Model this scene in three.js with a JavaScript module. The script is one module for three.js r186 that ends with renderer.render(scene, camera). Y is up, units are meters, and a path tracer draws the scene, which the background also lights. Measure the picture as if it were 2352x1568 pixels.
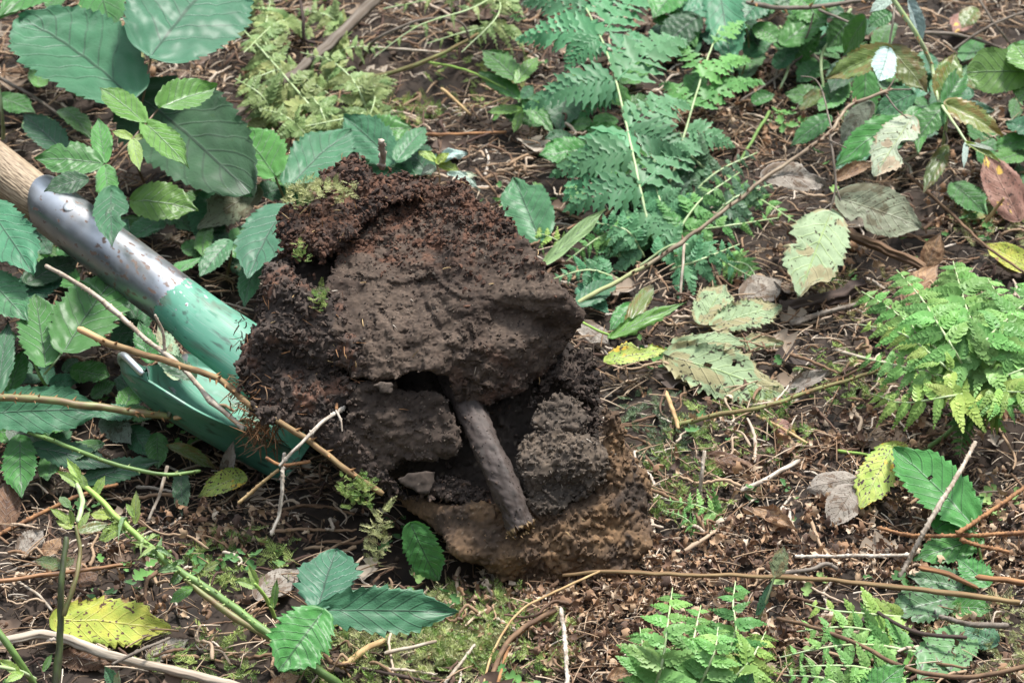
import * as THREE from 'three';
import { mergeGeometries } from 'three/addons/utils/BufferGeometryUtils.js';
import { ImprovedNoise } from 'three/addons/math/ImprovedNoise.js';

// ---------------------------------------------------------------- camera, sky, sun, exposure
const scene = new THREE.Scene();
const V3 = (x, y, z) => new THREE.Vector3(x, y, z);
const DIST = 2.6, PITCH = 30 * Math.PI / 180, S = 0.8 / 2352;          // S: metres per unit of the layout grid at the clod
const TARGET = V3(0, 0.163, 0);
const RIGHT = V3(1, 0, 0), FWD = V3(0, -Math.sin(PITCH), -Math.cos(PITCH)), UPV = V3(0, Math.cos(PITCH), -Math.sin(PITCH));
const EYE = TARGET.clone().addScaledVector(FWD, -DIST);
const camera = new THREE.PerspectiveCamera(2 * Math.atan(0.8 / 1.5 / 2 / DIST) * 180 / Math.PI, 1.5, 0.1, 200);
camera.position.copy(EYE); camera.up.set(0, 1, 0); camera.lookAt(TARGET);
camera.focus = 2.55; camera.userData.fStop = 18;

// an overcast sky: brighter overhead than at the horizon, as an even cloud cover is
const SKY_W = 64, SKY_H = 64, skyData = new Float32Array(SKY_W * SKY_H * 4);
for (let r = 0; r < SKY_H; r++) for (let c = 0; c < SKY_W; c++) {
  const el = ((r + 0.5) / SKY_H - 0.5) * Math.PI, y = Math.max(0, Math.sin(el)), l = (1 + 2 * y) / 3 * 0.84, i = (r * SKY_W + c) * 4;
  skyData[i] = l * 0.9; skyData[i + 1] = l * 1.0; skyData[i + 2] = l * 1.14; skyData[i + 3] = 1;
}
const skyTex = new THREE.DataTexture(skyData, SKY_W, SKY_H, THREE.RGBAFormat, THREE.FloatType);
skyTex.mapping = THREE.EquirectangularReflectionMapping; skyTex.magFilter = THREE.LinearFilter; skyTex.needsUpdate = true;
scene.background = skyTex; scene.environment = skyTex; scene.environmentIntensity = 1;
const sun = new THREE.DirectionalLight(new THREE.Color(1, 0.96, 0.9), 3.3);
sun.position.set(1.1, 3.4, -1.0); sun.target.position.set(0, 0, 0); sun.castShadow = true; sun.shadow.radius = 20;
sun.shadow.mapSize.set(2048, 2048); Object.assign(sun.shadow.camera, { left: -1.5, right: 1.5, top: 1.5, bottom: -1.5, near: 0.5, far: 8 });
scene.add(sun, sun.target);
const renderer = new THREE.WebGLRenderer({ antialias: true });
renderer.toneMapping = THREE.LinearToneMapping; renderer.toneMappingExposure = 2.4;
renderer.shadowMap.enabled = true; renderer.shadowMap.type = THREE.PCFSoftShadowMap;

// ---------------------------------------------------------------- helpers
const GROUPS = { fern: 'ferns growing round the clod', bramble: 'brambles growing round the clod', seedling: 'seedlings on the forest floor', leaf: 'fallen leaves on the litter', twig: 'dead twigs on the forest floor', stick: 'dead sticks on the forest floor', stalk: 'loose stalks on the forest floor', branch: 'fallen branches', 'fern sprig': 'small fern sprigs' };
let seed = 7;
const reseed = (s) => { seed = s | 0; };
const rnd = () => { seed = (seed + 0x6d2b79f5) | 0; let t = Math.imul(seed ^ (seed >>> 15), 1 | seed); t = (t + Math.imul(t ^ (t >>> 7), 61 | t)) ^ t; return ((t ^ (t >>> 14)) >>> 0) / 4294967296; };
const rr = (a, b) => a + (b - a) * rnd();
const PN = new ImprovedNoise(), noise = (x, y, z) => PN.noise(x + 31.7, y + 17.3, z + 5.1);
const fbm = (x, y, z, o = 3) => { let s = 0, a = 0.5; for (let i = 0; i < o; i++) { s += a * noise(x, y, z); x *= 2.03; y *= 2.03; z *= 2.03; a *= 0.5; } return s; };
const clamp = (x, a = 0, b = 1) => Math.min(b, Math.max(a, x)), lerp = (a, b, t) => a + (b - a) * t;
const sst = (a, b, x) => { const t = clamp((x - a) / (b - a)); return t * t * (3 - 2 * t); };
const mixc = (a, b, t) => [lerp(a[0], b[0], t), lerp(a[1], b[1], t), lerp(a[2], b[2], t)];
const RGB = (c) => new THREE.Color().setRGB(c[0], c[1], c[2]);

// a place in the scene from its bearing on the layout grid (2352 x 1568) and its height h above the soil
function at(qx, qy, h) {
  const d = FWD.clone().multiplyScalar(DIST).addScaledVector(RIGHT, (qx - 1176) * S).addScaledVector(UPV, (784 - qy) * S);
  return EYE.clone().addScaledVector(d, (h - EYE.y) / d.y);
}
const A = (p) => at(p[0], p[1], p[2] ?? 0.012);
const affine = (x, y, z) => TARGET.clone().addScaledVector(RIGHT, x * S).addScaledVector(UPV, y * S).addScaledVector(FWD, -z * S);

const hollows = [[980, 190, 0.03, 0.09], [2330, 1040, 0.04, 0.08], [430, 1040, 0.025, 0.12], [1000, 1290, 0.02, 0.08], [1990, 620, 0.02, 0.07]].map(([x, y, d, r]) => [at(x, y, 0), d, r]);
function soilHeight(x, z) {
  let h = 0.012 * fbm(x * 5, 0, z * 5, 3) + 0.006 * fbm(x * 26, 3, z * 26, 2);
  for (const [p, d, r] of hollows) { const q = ((x - p.x) ** 2 + (z - p.z) ** 2) / (r * r); if (q < 4) h -= d * Math.exp(-q * 1.6); }
  return h;
}

const used = new Map();
function numbered(name) { const n = used.get(name) ?? 0; used.set(name, n + 1); return n ? `${name}_${String(n).padStart(3, '0')}` : name; }
function shadows(o) { o.castShadow = o.receiveShadow = true; return o; }
function thing(name, label, category, base, group) {
  const o = new THREE.Group(); o.name = numbered(name); o.position.copy(base); o.userData = { label, category }; if (group ?? GROUPS[category]) o.userData.group = group ?? GROUPS[category];
  scene.add(o); return o;
}
function part(name, geo, mat, parent, kind) {       // geo in world coordinates
  let b = V3(0, 0, 0); for (let p = parent; p && p !== scene; p = p.parent) b.add(p.position);
  geo.translate(-b.x, -b.y, -b.z);
  const m = shadows(new THREE.Mesh(geo, mat)); m.name = name; if (kind) m.userData.kind = kind; parent.add(m); return m;
}
function single(name, label, category, geo, mat, base, group) {    // a thing that is one mesh
  geo.translate(-base.x, -base.y, -base.z);
  const m = shadows(new THREE.Mesh(geo, mat)); m.position.copy(base); m.name = numbered(name); m.userData = { label, category }; if (group ?? GROUPS[category]) m.userData.group = group ?? GROUPS[category];
  scene.add(m); return m;
}
function geoFrom(pos, idx, col, uv) {
  const g = new THREE.BufferGeometry();
  g.setAttribute('position', new THREE.Float32BufferAttribute(pos, 3));
  if (col) g.setAttribute('color', new THREE.Float32BufferAttribute(col, 3));
  if (uv) g.setAttribute('uv', new THREE.Float32BufferAttribute(uv, 2));
  g.setIndex(idx); g.computeVertexNormals(); return g;
}

// ---------------------------------------------------------------- textures
function tex(w, h, f, srgb = true, repeat = false) {
  const d = new Uint8Array(w * h * 4), enc = (x) => srgb ? (x <= 0.0031308 ? 12.92 * x : 1.055 * Math.pow(x, 1 / 2.4) - 0.055) : x;
  for (let y = 0; y < h; y++) for (let x = 0; x < w; x++) { const c = f((x + 0.5) / w, (y + 0.5) / h), i = (y * w + x) * 4; for (let k = 0; k < 3; k++) d[i + k] = clamp(enc(c[k])) * 255; d[i + 3] = 255; }
  const t = new THREE.DataTexture(d, w, h); t.magFilter = THREE.LinearFilter; t.minFilter = THREE.LinearFilter; if (srgb) t.colorSpace = THREE.SRGBColorSpace;
  t.wrapS = t.wrapT = repeat ? THREE.RepeatWrapping : THREE.ClampToEdgeWrapping; t.needsUpdate = true; return t;
}
const LAT = 8, SLANT = 0.3;
function veins(u, v) {                                  // 1 on a vein, 0 between
  const a = Math.abs(v), s = (u - SLANT * a) * LAT, d = Math.abs(s - Math.round(s)) / LAT;
  const mid = 1 - sst(0.01, 0.04, a), lat = (1 - sst(0.002, 0.012, d)) * (u - SLANT * a > 0.02 ? 1 : 0) * (1 - 0.5 * a);
  return Math.max(mid, lat * 0.75);
}
const fine = (u, v) => { const a = noise(u * 46, v * 13, 2.2), b = noise(u * 90, v * 26, 7.7); return (1 - Math.abs(a)) * 0.6 + (1 - Math.abs(b)) * 0.4; };
const leafMap = (o) => tex(384, 256, (u, y) => {
  const v = y * 2 - 1, ve = veins(u, v), n = fbm(u * 5 + o.s, v * 1.7, o.s, 4), f = fine(u, v);
  let c = mixc(o.lo, o.hi, clamp(0.5 + n * 1.1 + (f - 0.75) * 0.5));
  c = mixc(c, o.vein, ve * o.veinAmt);
  if (o.blotch) { const b = fbm(u * 4 + o.s * 3, v * 1.4 + 9, 4.4, 4); c = mixc(c, o.blotchC, sst(o.blotch, o.blotch + 0.1, b + (o.edge ?? 0) * (Math.abs(v) ** 4 + Math.max(0, u * 2 - 1.4) ** 2))); }
  if (o.spots) { const b = noise(u * 24 + o.s, v * 7, 1.3) + 0.3 * noise(u * 60, v * 18, 8.1); c = mixc(c, o.spotC, sst(o.spots, o.spots + 0.08, b)); }
  return c;
});
const leafBump = tex(384, 256, (u, y) => { const v = y * 2 - 1, h = clamp(0.75 - 0.6 * veins(u, v) - 0.3 * (fine(u, v) - 0.6) + 0.2 * fbm(u * 12, v * 9, 3, 2)); return [h, h, h]; }, false);
const MAP = {
  green: leafMap({ s: 1.3, lo: [0.7, 0.72, 0.7], hi: [1.0, 1.0, 1.0], vein: [0.3, 0.36, 0.32], veinAmt: 0.9 }),
  flecked: leafMap({ s: 4.3, lo: [0.66, 0.68, 0.66], hi: [1.0, 1.0, 1.0], vein: [0.3, 0.36, 0.32], veinAmt: 0.9, spots: 0.62, spotC: [0.95, 0.8, 0.6] }),
  under: leafMap({ s: 2.1, lo: [0.72, 0.72, 0.7], hi: [1.0, 1.0, 1.0], vein: [0.95, 1.0, 0.55], veinAmt: 0.7, blotch: 0.1, blotchC: [0.9, 0.62, 0.58], edge: 0.25, spots: 0.5, spotC: [0.12, 0.08, 0.06] }),
  under2: leafMap({ s: 8.7, lo: [0.7, 0.72, 0.7], hi: [1.0, 1.0, 1.0], vein: [0.95, 1.0, 0.6], veinAmt: 0.6, blotch: 0.06, blotchC: [0.95, 0.66, 0.62], edge: 0.3, spots: 0.42, spotC: [0.1, 0.07, 0.05] }),
  spotted: leafMap({ s: 5.5, lo: [0.65, 0.7, 0.6], hi: [1.0, 1.0, 1.0], vein: [1.1, 1.1, 0.9], veinAmt: 0.3, spots: 0.36, spotC: [0.10, 0.07, 0.05] }),
  yellow: leafMap({ s: 6.6, lo: [0.26, 0.36, 0.05], hi: [0.5, 0.46, 0.07], vein: [0.5, 0.42, 0.08], veinAmt: 0.5, blotch: 0.3, blotchC: [0.3, 0.17, 0.06], spots: 0.4, spotC: [0.09, 0.04, 0.02] }),
  yellowGreen: leafMap({ s: 9.4, lo: [0.22, 0.36, 0.06], hi: [0.45, 0.5, 0.11], vein: [0.6, 0.6, 0.25], veinAmt: 0.5, blotch: 0.22, blotchC: [0.66, 0.45, 0.05], edge: 0.25, spots: 0.33, spotC: [0.06, 0.03, 0.03] }),
  dead: leafMap({ s: 3.2, lo: [0.55, 0.5, 0.48], hi: [1.0, 1.0, 1.0], vein: [0.7, 0.62, 0.5], veinAmt: 0.6, blotch: 0.16, blotchC: [0.45, 0.36, 0.3], spots: 0.45, spotC: [0.25, 0.18, 0.14] }),
  bronze: leafMap({ s: 7.1, lo: [0.6, 0.75, 0.6], hi: [1.0, 1.0, 1.0], vein: [1.1, 1.1, 0.7], veinAmt: 0.4, blotch: 0.05, blotchC: [1.0, 0.62, 0.45], edge: 0.15 }),
  red: leafMap({ s: 1.9, lo: [0.2, 0.085, 0.06], hi: [0.36, 0.2, 0.15], vein: [0.5, 0.3, 0.2], veinAmt: 0.4, blotch: 0.14, blotchC: [0.75, 0.5, 0.1], spots: 0.4, spotC: [0.08, 0.04, 0.03] }),
};
const leafMat = (color, map, coat = 0.55, coatR = 0.34, trans = 0.25) => new THREE.MeshPhysicalMaterial({ color: RGB(color), map: MAP[map], roughness: 1, clearcoat: coat, clearcoatRoughness: coatR, transmission: trans, thickness: 0, bumpMap: leafBump, bumpScale: 0.0012, side: THREE.DoubleSide });
const L = {
  dark: leafMat([0.026, 0.115, 0.04], 'flecked', 0.4, 0.42), blue: leafMat([0.04, 0.175, 0.075], 'green', 0.5, 0.42), mid: leafMat([0.045, 0.2, 0.03], 'flecked', 0.4, 0.38),
  green: leafMat([0.06, 0.22, 0.03], 'green', 0.45, 0.38, 0.3), bright: leafMat([0.12, 0.3, 0.035], 'green', 0.5, 0.36, 0.35), lime: leafMat([0.34, 0.5, 0.08], 'green', 0.4, 0.4, 0.35),
  olive: leafMat([0.15, 0.2, 0.035], 'bronze', 0.6, 0.35, 0.3), under: leafMat([0.33, 0.43, 0.25], 'under', 0.1, 0.6), under2: leafMat([0.32, 0.42, 0.23], 'under2', 0.1, 0.6), white: leafMat([0.44, 0.56, 0.48], 'green', 0.2, 0.5),
  whiteEaten: leafMat([0.55, 0.7, 0.56], 'under', 0.15, 0.5), slate: leafMat([0.2, 0.26, 0.2], 'dead', 0.2, 0.5), spotted: leafMat([0.09, 0.24, 0.1], 'spotted', 0.5, 0.4), yellow: leafMat([1, 1, 1], 'yellow', 0.15, 0.5),
  yellowGreen: leafMat([1, 1, 1], 'yellowGreen', 0.2, 0.5), grey: leafMat([0.36, 0.32, 0.27], 'dead', 0, 0.6), brown: leafMat([0.2, 0.11, 0.06], 'dead', 0.1, 0.6), tan: leafMat([0.42, 0.26, 0.14], 'dead', 0.05, 0.6), red: leafMat([1, 1, 1], 'red', 0.2, 0.5),
};
const VC = (rough, o = {}) => new THREE.MeshPhysicalMaterial({ vertexColors: true, roughness: rough, side: THREE.DoubleSide, ...o });
const fernMat = VC(1, { clearcoat: 0.35, clearcoatRoughness: 0.4, transmission: 0.3, thickness: 0 });
const barkMat = VC(0.85), stemMat = VC(0.6, { clearcoat: 0.3, clearcoatRoughness: 0.4 }), soilMat = VC(0.95), dryMat = VC(1, { transmission: 0.2, thickness: 0 });

// ---------------------------------------------------------------- leaf blade
function leafGeo(B, T, wq, o = {}) {
  const X = T.clone().sub(B), len = X.length(); X.normalize();
  let N = V3(...(o.n ?? [0, 0.82, 0.42])).normalize();
  const Z = X.clone().cross(N).normalize(); N = Z.clone().cross(X).normalize();
  const f = Math.sqrt(Math.max(0.16, 1 - Z.dot(FWD) ** 2)), depth = B.clone().lerp(T, 0.5).sub(EYE).dot(FWD);
  const W = wq * S * (depth / DIST) / f / 2;
  const a = o.a ?? 0.55, b = o.b ?? 0.8, um = a / (a + b), pk = Math.pow(um, a) * Math.pow(1 - um, b);
  const teeth = o.teeth ?? 15, serr = (o.serr ?? 0.13) * 1.5, nu = teeth * 4, nv = 12, sd = rr(0, 100);
  const curl = (o.curl ?? 0.1) * len, fold = (o.fold ?? 0.16) * W, corr = (o.corr ?? 0.055) * W, wave = (o.wave ?? 0.05) * len, roll = o.roll ?? 0;
  const pos = [], uv = [], idx = [], id = [];
  for (let i = 0; i <= nu; i++) for (let j = 0; j <= nv; j++) {
    const u = i / nu, v = (j / nv) * 2 - 1, av = Math.abs(v), side = v < 0 ? 0 : 1;
    let w = W * Math.pow(Math.max(u, 0), a) * Math.pow(Math.max(1 - u, 0), b) / pk;
    w *= (1 + 0.12 * noise(u * 3, side * 9 + sd, 1)) * (1 - (o.point ?? 0.55) * Math.pow(sst(0.66, 1, u), 1.3));
    for (const [bu, bs, bd, bw] of o.bites ?? []) if (bs === side) w *= 1 - bd * Math.exp(-(((u - bu) / bw) ** 4));
    const tt = u * teeth + side * 0.4, saw = 1 - (tt - Math.floor(tt)), big = 1 - ((tt / 3) - Math.floor(tt / 3));
    const edge = Math.pow(av, 6);
    w *= 1 - edge * serr * (0.65 * saw + 0.5 * big) * sst(0, 0.1, u);
    const x = u * len - av * av * (1 - u) ** 3 * 0.06 * len + edge * serr * 0.2 * (1 - saw) * W * 0.6, s = (u - SLANT * av) * LAT;
    let y = fold * av * (1 - 0.3 * av) + corr * (0.5 - 0.5 * Math.cos(2 * Math.PI * s)) * Math.min(1, 4 * av) * (1 - 0.4 * av) * (w / W);
    y += curl * (4 * u * (1 - u) * 0.35 - u * u * 0.45) + wave * fbm(u * 2.2 + sd, v * 1.4, sd, 2) * (0.3 + av) + 0.07 * W * noise(u * 9 + sd, v * 3.2, sd);
    let z = v * w;
    if (roll) { const R = W / roll, an = z / R; z = R * Math.sin(an); y += R * (1 - Math.cos(an)) * (o.rollDown ? -1 : 1); }
    const p = B.clone().addScaledVector(X, x).addScaledVector(Z, z).addScaledVector(N, y);
    pos.push(p.x, p.y, p.z); uv.push(u, (v + 1) / 2);
  }
  const hole = (u, v) => { for (const [hu, hv, hr] of o.holes ?? []) if ((u - hu) ** 2 * 2.2 + (v - hv) ** 2 * 0.6 < hr * hr * (1 + 0.5 * noise(u * 20, v * 20, sd))) return true; return false; };
  for (let i = 0; i < nu; i++) for (let j = 0; j < nv; j++) {
    if (o.holes && hole((i + 0.5) / nu, ((j + 0.5) / nv) * 2 - 1)) continue;
    const k = i * (nv + 1) + j; idx.push(k, k + nv + 1, k + 1, k + 1, k + nv + 1, k + nv + 2);
  }
  return geoFrom(pos, idx, null, uv);
}
// rows of leaves: [base, tip, width, tone, options]
const variants = new Map();
function toneOf(m) {                                              // a few tones of each leaf colour
  const k = Math.floor(rnd() * 5), key = m + k; if (variants.has(key)) return variants.get(key);
  const c = L[m].clone(), f = [0.75, 0.88, 1, 1.12, 1.25][k]; c.color.setRGB(L[m].color.r * f * [1.1, 0.95, 1, 1.15, 0.95][k], L[m].color.g * f, L[m].color.b * f * [0.9, 1.15, 1, 0.85, 1.1][k]); variants.set(key, c); return c;
}
function leaves(parent, rows, name = 'leaf') { for (const [b, t, w, m, o] of rows) { const q = { ...o }; if (!q.bites && !/bright|lime|white/.test(m) && rnd() < 0.35) q.bites = [[rr(0.3, 0.92), rnd() < 0.5 ? 0 : 1, rr(0.12, 0.4), rr(0.02, 0.07)]]; if (!q.holes && rnd() < 0.2 && !/bright|lime|white/.test(m)) q.holes = [[rr(0.3, 0.8), rr(-0.6, 0.6), rr(0.02, 0.035)]]; part(name, leafGeo(A(b), A(t), w, q), toneOf(m), parent); } }

// ---------------------------------------------------------------- stems, twigs and canes
const BARK = { tan: [[0.34, 0.27, 0.19], [0.17, 0.12, 0.08]], grey: [[0.2, 0.17, 0.14], [0.1, 0.075, 0.055]], pale: [[0.48, 0.42, 0.34], [0.24, 0.18, 0.13]], brown: [[0.2, 0.12, 0.065], [0.09, 0.05, 0.03]], orange: [[0.36, 0.18, 0.075], [0.13, 0.06, 0.03]], straw: [[0.5, 0.36, 0.18], [0.3, 0.18, 0.08]],
  green: [[0.16, 0.28, 0.07], [0.1, 0.17, 0.045]], greenBrown: [[0.2, 0.23, 0.08], [0.17, 0.1, 0.05]], lime: [[0.3, 0.45, 0.1], [0.2, 0.34, 0.07]], dark: [[0.07, 0.045, 0.035], [0.035, 0.022, 0.018]], cane: [[0.3, 0.21, 0.1], [0.14, 0.075, 0.035]], paleGreen: [[0.42, 0.5, 0.3], [0.3, 0.4, 0.16]], olive: [[0.09, 0.13, 0.04], [0.05, 0.05, 0.03]], white: [[0.6, 0.54, 0.46], [0.2, 0.15, 0.11]] };
function tube(pts, r0, r1, o = {}) {
  const curve = pts.length > 2 ? new THREE.CatmullRomCurve3(pts, false, 'centripetal') : new THREE.LineCurve3(pts[0], pts[1]);
  const len = curve.getLength(), seg = o.seg ?? 8, step = o.step ?? (o.pegs ? 0.0011 : Math.max(0.0016, Math.min(0.006, r0 * 1.2))), n = Math.max(3, Math.min(400, Math.round(len / step)));
  const [c0, c1] = BARK[o.bark ?? 'brown'], sd = rr(0, 100), P = curve.getSpacedPoints(n), pos = [], col = [], idx = [];
  let nor = V3(0.31, 0.9, 0.27), kink = V3(0, 0, 0);
  for (let i = 0; i <= n; i++) {
    const t = i / n, tan = (i < n ? P[i + 1].clone().sub(P[i]) : P[i].clone().sub(P[i - 1])).normalize();
    nor.addScaledVector(tan, -nor.dot(tan)).normalize(); const bin = tan.clone().cross(nor);
    const wob = (o.wobble ?? 0.3) * r0; kink.set(noise(i * step * 60, sd, 0), noise(i * step * 60, sd, 9), noise(i * step * 60, sd, 20)).multiplyScalar(wob * 1.6);
    const kn = o.knots ?? 0.14, knot = kn ? kn * Math.pow(Math.max(0, noise(t * len * 45, sd, 4)), 2) * 3 : 0, r = lerp(r0, r1, t) * (1 + knot);
    for (let j = 0; j < seg; j++) {
      const an = (j / seg) * Math.PI * 2, ca = Math.cos(an), sa = Math.sin(an);
      let rad = r * (1 + 0.12 * noise(ca * 2 + sd, sa * 2, t * len * 120) + (o.ridge ?? 0) * (noise(ca * 4, sa * 4, t * len * 18) + 0.5 * noise(ca * 7, sa * 7, t * len * 60)));
      if (o.pegs && rnd() < o.pegs * 0.6) rad += r0 * rr(0.35, 0.85);
      if (i === 0 || i === n) rad *= o.sharp ? 0.15 : 0.75;
      const p = P[i].clone().add(kink).addScaledVector(nor, ca * rad).addScaledVector(bin, sa * rad);
      pos.push(p.x, p.y, p.z);
      const m = clamp(0.5 + 1.9 * fbm(t * len * (o.streak ? 14 : 90) + sd, o.streak ? Math.cos(an) * 3.5 : an * 0.7, o.streak ? Math.sin(an) * 3.5 : 3, 4) + (o.pegs ? rr(-0.25, 0.25) : 0)), cc = mixc(c0, c1, m);
      if (o.tip && t < o.tip[0]) { const k = sst(o.tip[0], o.tip[0] * 0.7, t + 0.02 * noise(an, sd, 2)); col.push(...mixc(cc, o.tip[1], k)); } else if (o.end && t > o.end[0]) { col.push(...mixc(cc, o.end[1], sst(o.end[0], o.end[0] + 0.25, t))); } else col.push(...cc);
    }
  }
  for (let i = 0; i < n; i++) for (let j = 0; j < seg; j++) { const a = i * seg + j, b = i * seg + (j + 1) % seg; idx.push(a, b, a + seg, b, b + seg, a + seg); }
  for (const [ring, flip] of [[0, 1], [n, 0]]) { const c = pos.length / 3, k = ring * seg; let q = [0, 0, 0]; for (let j = 0; j < seg; j++) for (let m = 0; m < 3; m++) q[m] += pos[(k + j) * 3 + m] / seg; pos.push(...q); const e = ring ? o.cutEnd : o.cut; col.push(...(e ?? c0)); for (let j = 0; j < seg; j++) { const a = k + j, b = k + (j + 1) % seg; flip ? idx.push(c, b, a) : idx.push(c, a, b); } }
  return geoFrom(pos, idx, col);
}
function thornsOn(pts, count, size, r, color = [0.3, 0.16, 0.07]) {
  const curve = new THREE.CatmullRomCurve3(pts, false, 'centripetal'), out = [];
  for (let i = 0; i < count; i++) {
    const t = rr(0.04, 0.96), p = curve.getPoint(t), tan = curve.getTangent(t), q = V3(rr(-1, 1), rr(-0.4, 1), rr(-1, 1)); q.addScaledVector(tan, -q.dot(tan)).normalize();
    const g = new THREE.ConeGeometry(size * 0.28, size, 5, 1); g.translate(0, size * 0.5, 0);
    g.applyQuaternion(new THREE.Quaternion().setFromUnitVectors(V3(0, 1, 0), q.clone().addScaledVector(tan, 0.5).normalize())); p.addScaledVector(q, r * 0.7); g.translate(p.x, p.y, p.z); g.deleteAttribute('uv');
    const n = g.attributes.position.count, c = new Float32Array(n * 3); for (let k = 0; k < n; k++) c.set(color, k * 3); g.setAttribute('color', new THREE.BufferAttribute(c, 3)); out.push(g);
  }
  return mergeGeometries(out);
}
const Q = S;                                                      // stem radii are given in grid units
function twig(name, label, category, rows, r0, r1, o = {}) {
  const pts = rows.map(A), base = pts[0].clone();
  const kids = o.side || o.thorns;
  if (!kids) return single(name, label, category, tube(pts, r0 * Q, r1 * Q, o), o.shiny ? stemMat : barkMat, base, o.group);
  const t = thing(name, label, category, base, o.group);
  part('stem', tube(pts, r0 * Q, r1 * Q, o), o.shiny ? stemMat : barkMat, t);
  for (const [sr, a, b, so] of o.side ?? []) part('side_twig', tube(sr.map(A), a * Q, b * Q, { ...o, cut: null, tip: null, ...so }), barkMat, t);
  if (o.thorns) part('thorns', thornsOn(pts, o.thorns, (o.thornSize ?? 16) * Q, r0 * Q, o.thornC), barkMat, t, 'stuff');
  return t;
}
function stem(parent, rows, r0, r1, o = {}, name = 'stem') { return part(name, tube(rows.map(A), r0 * Q, r1 * Q, { bark: 'green', wobble: 0.2, ...o }), o.shiny === false ? barkMat : stemMat, parent); }
// ---------------------------------------------------------------- the forest soil, one sheet that runs on far beyond the frame
{
  const axis = (lo, hi, st) => { const a = []; for (let x = lo; x <= hi + 1e-9; x += st) a.push(x); for (let k = 1, d = st; k <= 16; k++) { d *= 1.5; a.push(a[a.length - 1] + d); a.unshift(a[0] - d); } return a; };
  const xs = axis(-0.9, 0.9, 0.006), zs = axis(-1.7, 0.8, 0.007), pos = [], col = [], idx = [], nx = xs.length;
  for (const z of zs) for (const x of xs) {
    const h = soilHeight(x, z) + 0.004 * noise(x * 90, 1, z * 90) + 0.003 * noise(x * 210, 4, z * 210); pos.push(x, h, z);
    const n = clamp(0.5 + fbm(x * 30, 8, z * 30, 3) * 1.4), m = noise(x * 160, 2, z * 160);
    col.push(...mixc(mixc([0.01, 0.007, 0.005], [0.034, 0.021, 0.014], n), [0.07, 0.048, 0.034], clamp(m * 1.2 - 0.2)));
  }
  for (let i = 0; i + 1 < zs.length; i++) for (let j = 0; j + 1 < nx; j++) { const a = i * nx + j; idx.push(a, a + nx, a + 1, a + 1, a + nx, a + nx + 1); }
  const g = geoFrom(pos, idx, col), m = shadows(new THREE.Mesh(g, soilMat)); m.name = 'ground'; m.userData.kind = 'structure'; m.userData.label = 'dark forest soil under needle litter'; scene.add(m);
}

// ---------------------------------------------------------------- the clod of earth
const polyOf = (rows) => rows.map(([x, y]) => [x - 1176, 784 - y]);
function polyDist(P, x, y) {                                     // negative inside
  let d = 1e18, s = 1;
  for (let i = 0, j = P.length - 1; i < P.length; j = i++) {
    const [ax, ay] = P[i], [bx, by] = P[j], ex = bx - ax, ey = by - ay, wx = x - ax, wy = y - ay, t = clamp((wx * ex + wy * ey) / (ex * ex + ey * ey));
    const dx = wx - ex * t, dy = wy - ey * t; d = Math.min(d, dx * dx + dy * dy);
    const c1 = y >= ay, c2 = y < by, c3 = ex * wy > ey * wx; if ((c1 && c2 && c3) || (!c1 && !c2 && !c3)) s = -s;
  }
  return s * Math.sqrt(d);
}
const smax = (a, b, k) => { const h = clamp(0.5 + 0.5 * (a - b) / k); return b + (a - b) * h + k * h * (1 - h); };
const pieceLine = (pts) => (x) => { if (x <= pts[0][0]) return pts[0][1]; for (let i = 1; i < pts.length; i++) if (x <= pts[i][0]) return lerp(pts[i - 1][1], pts[i][1], (x - pts[i - 1][0]) / (pts[i][0] - pts[i - 1][0])); return pts[pts.length - 1][1]; };
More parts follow.
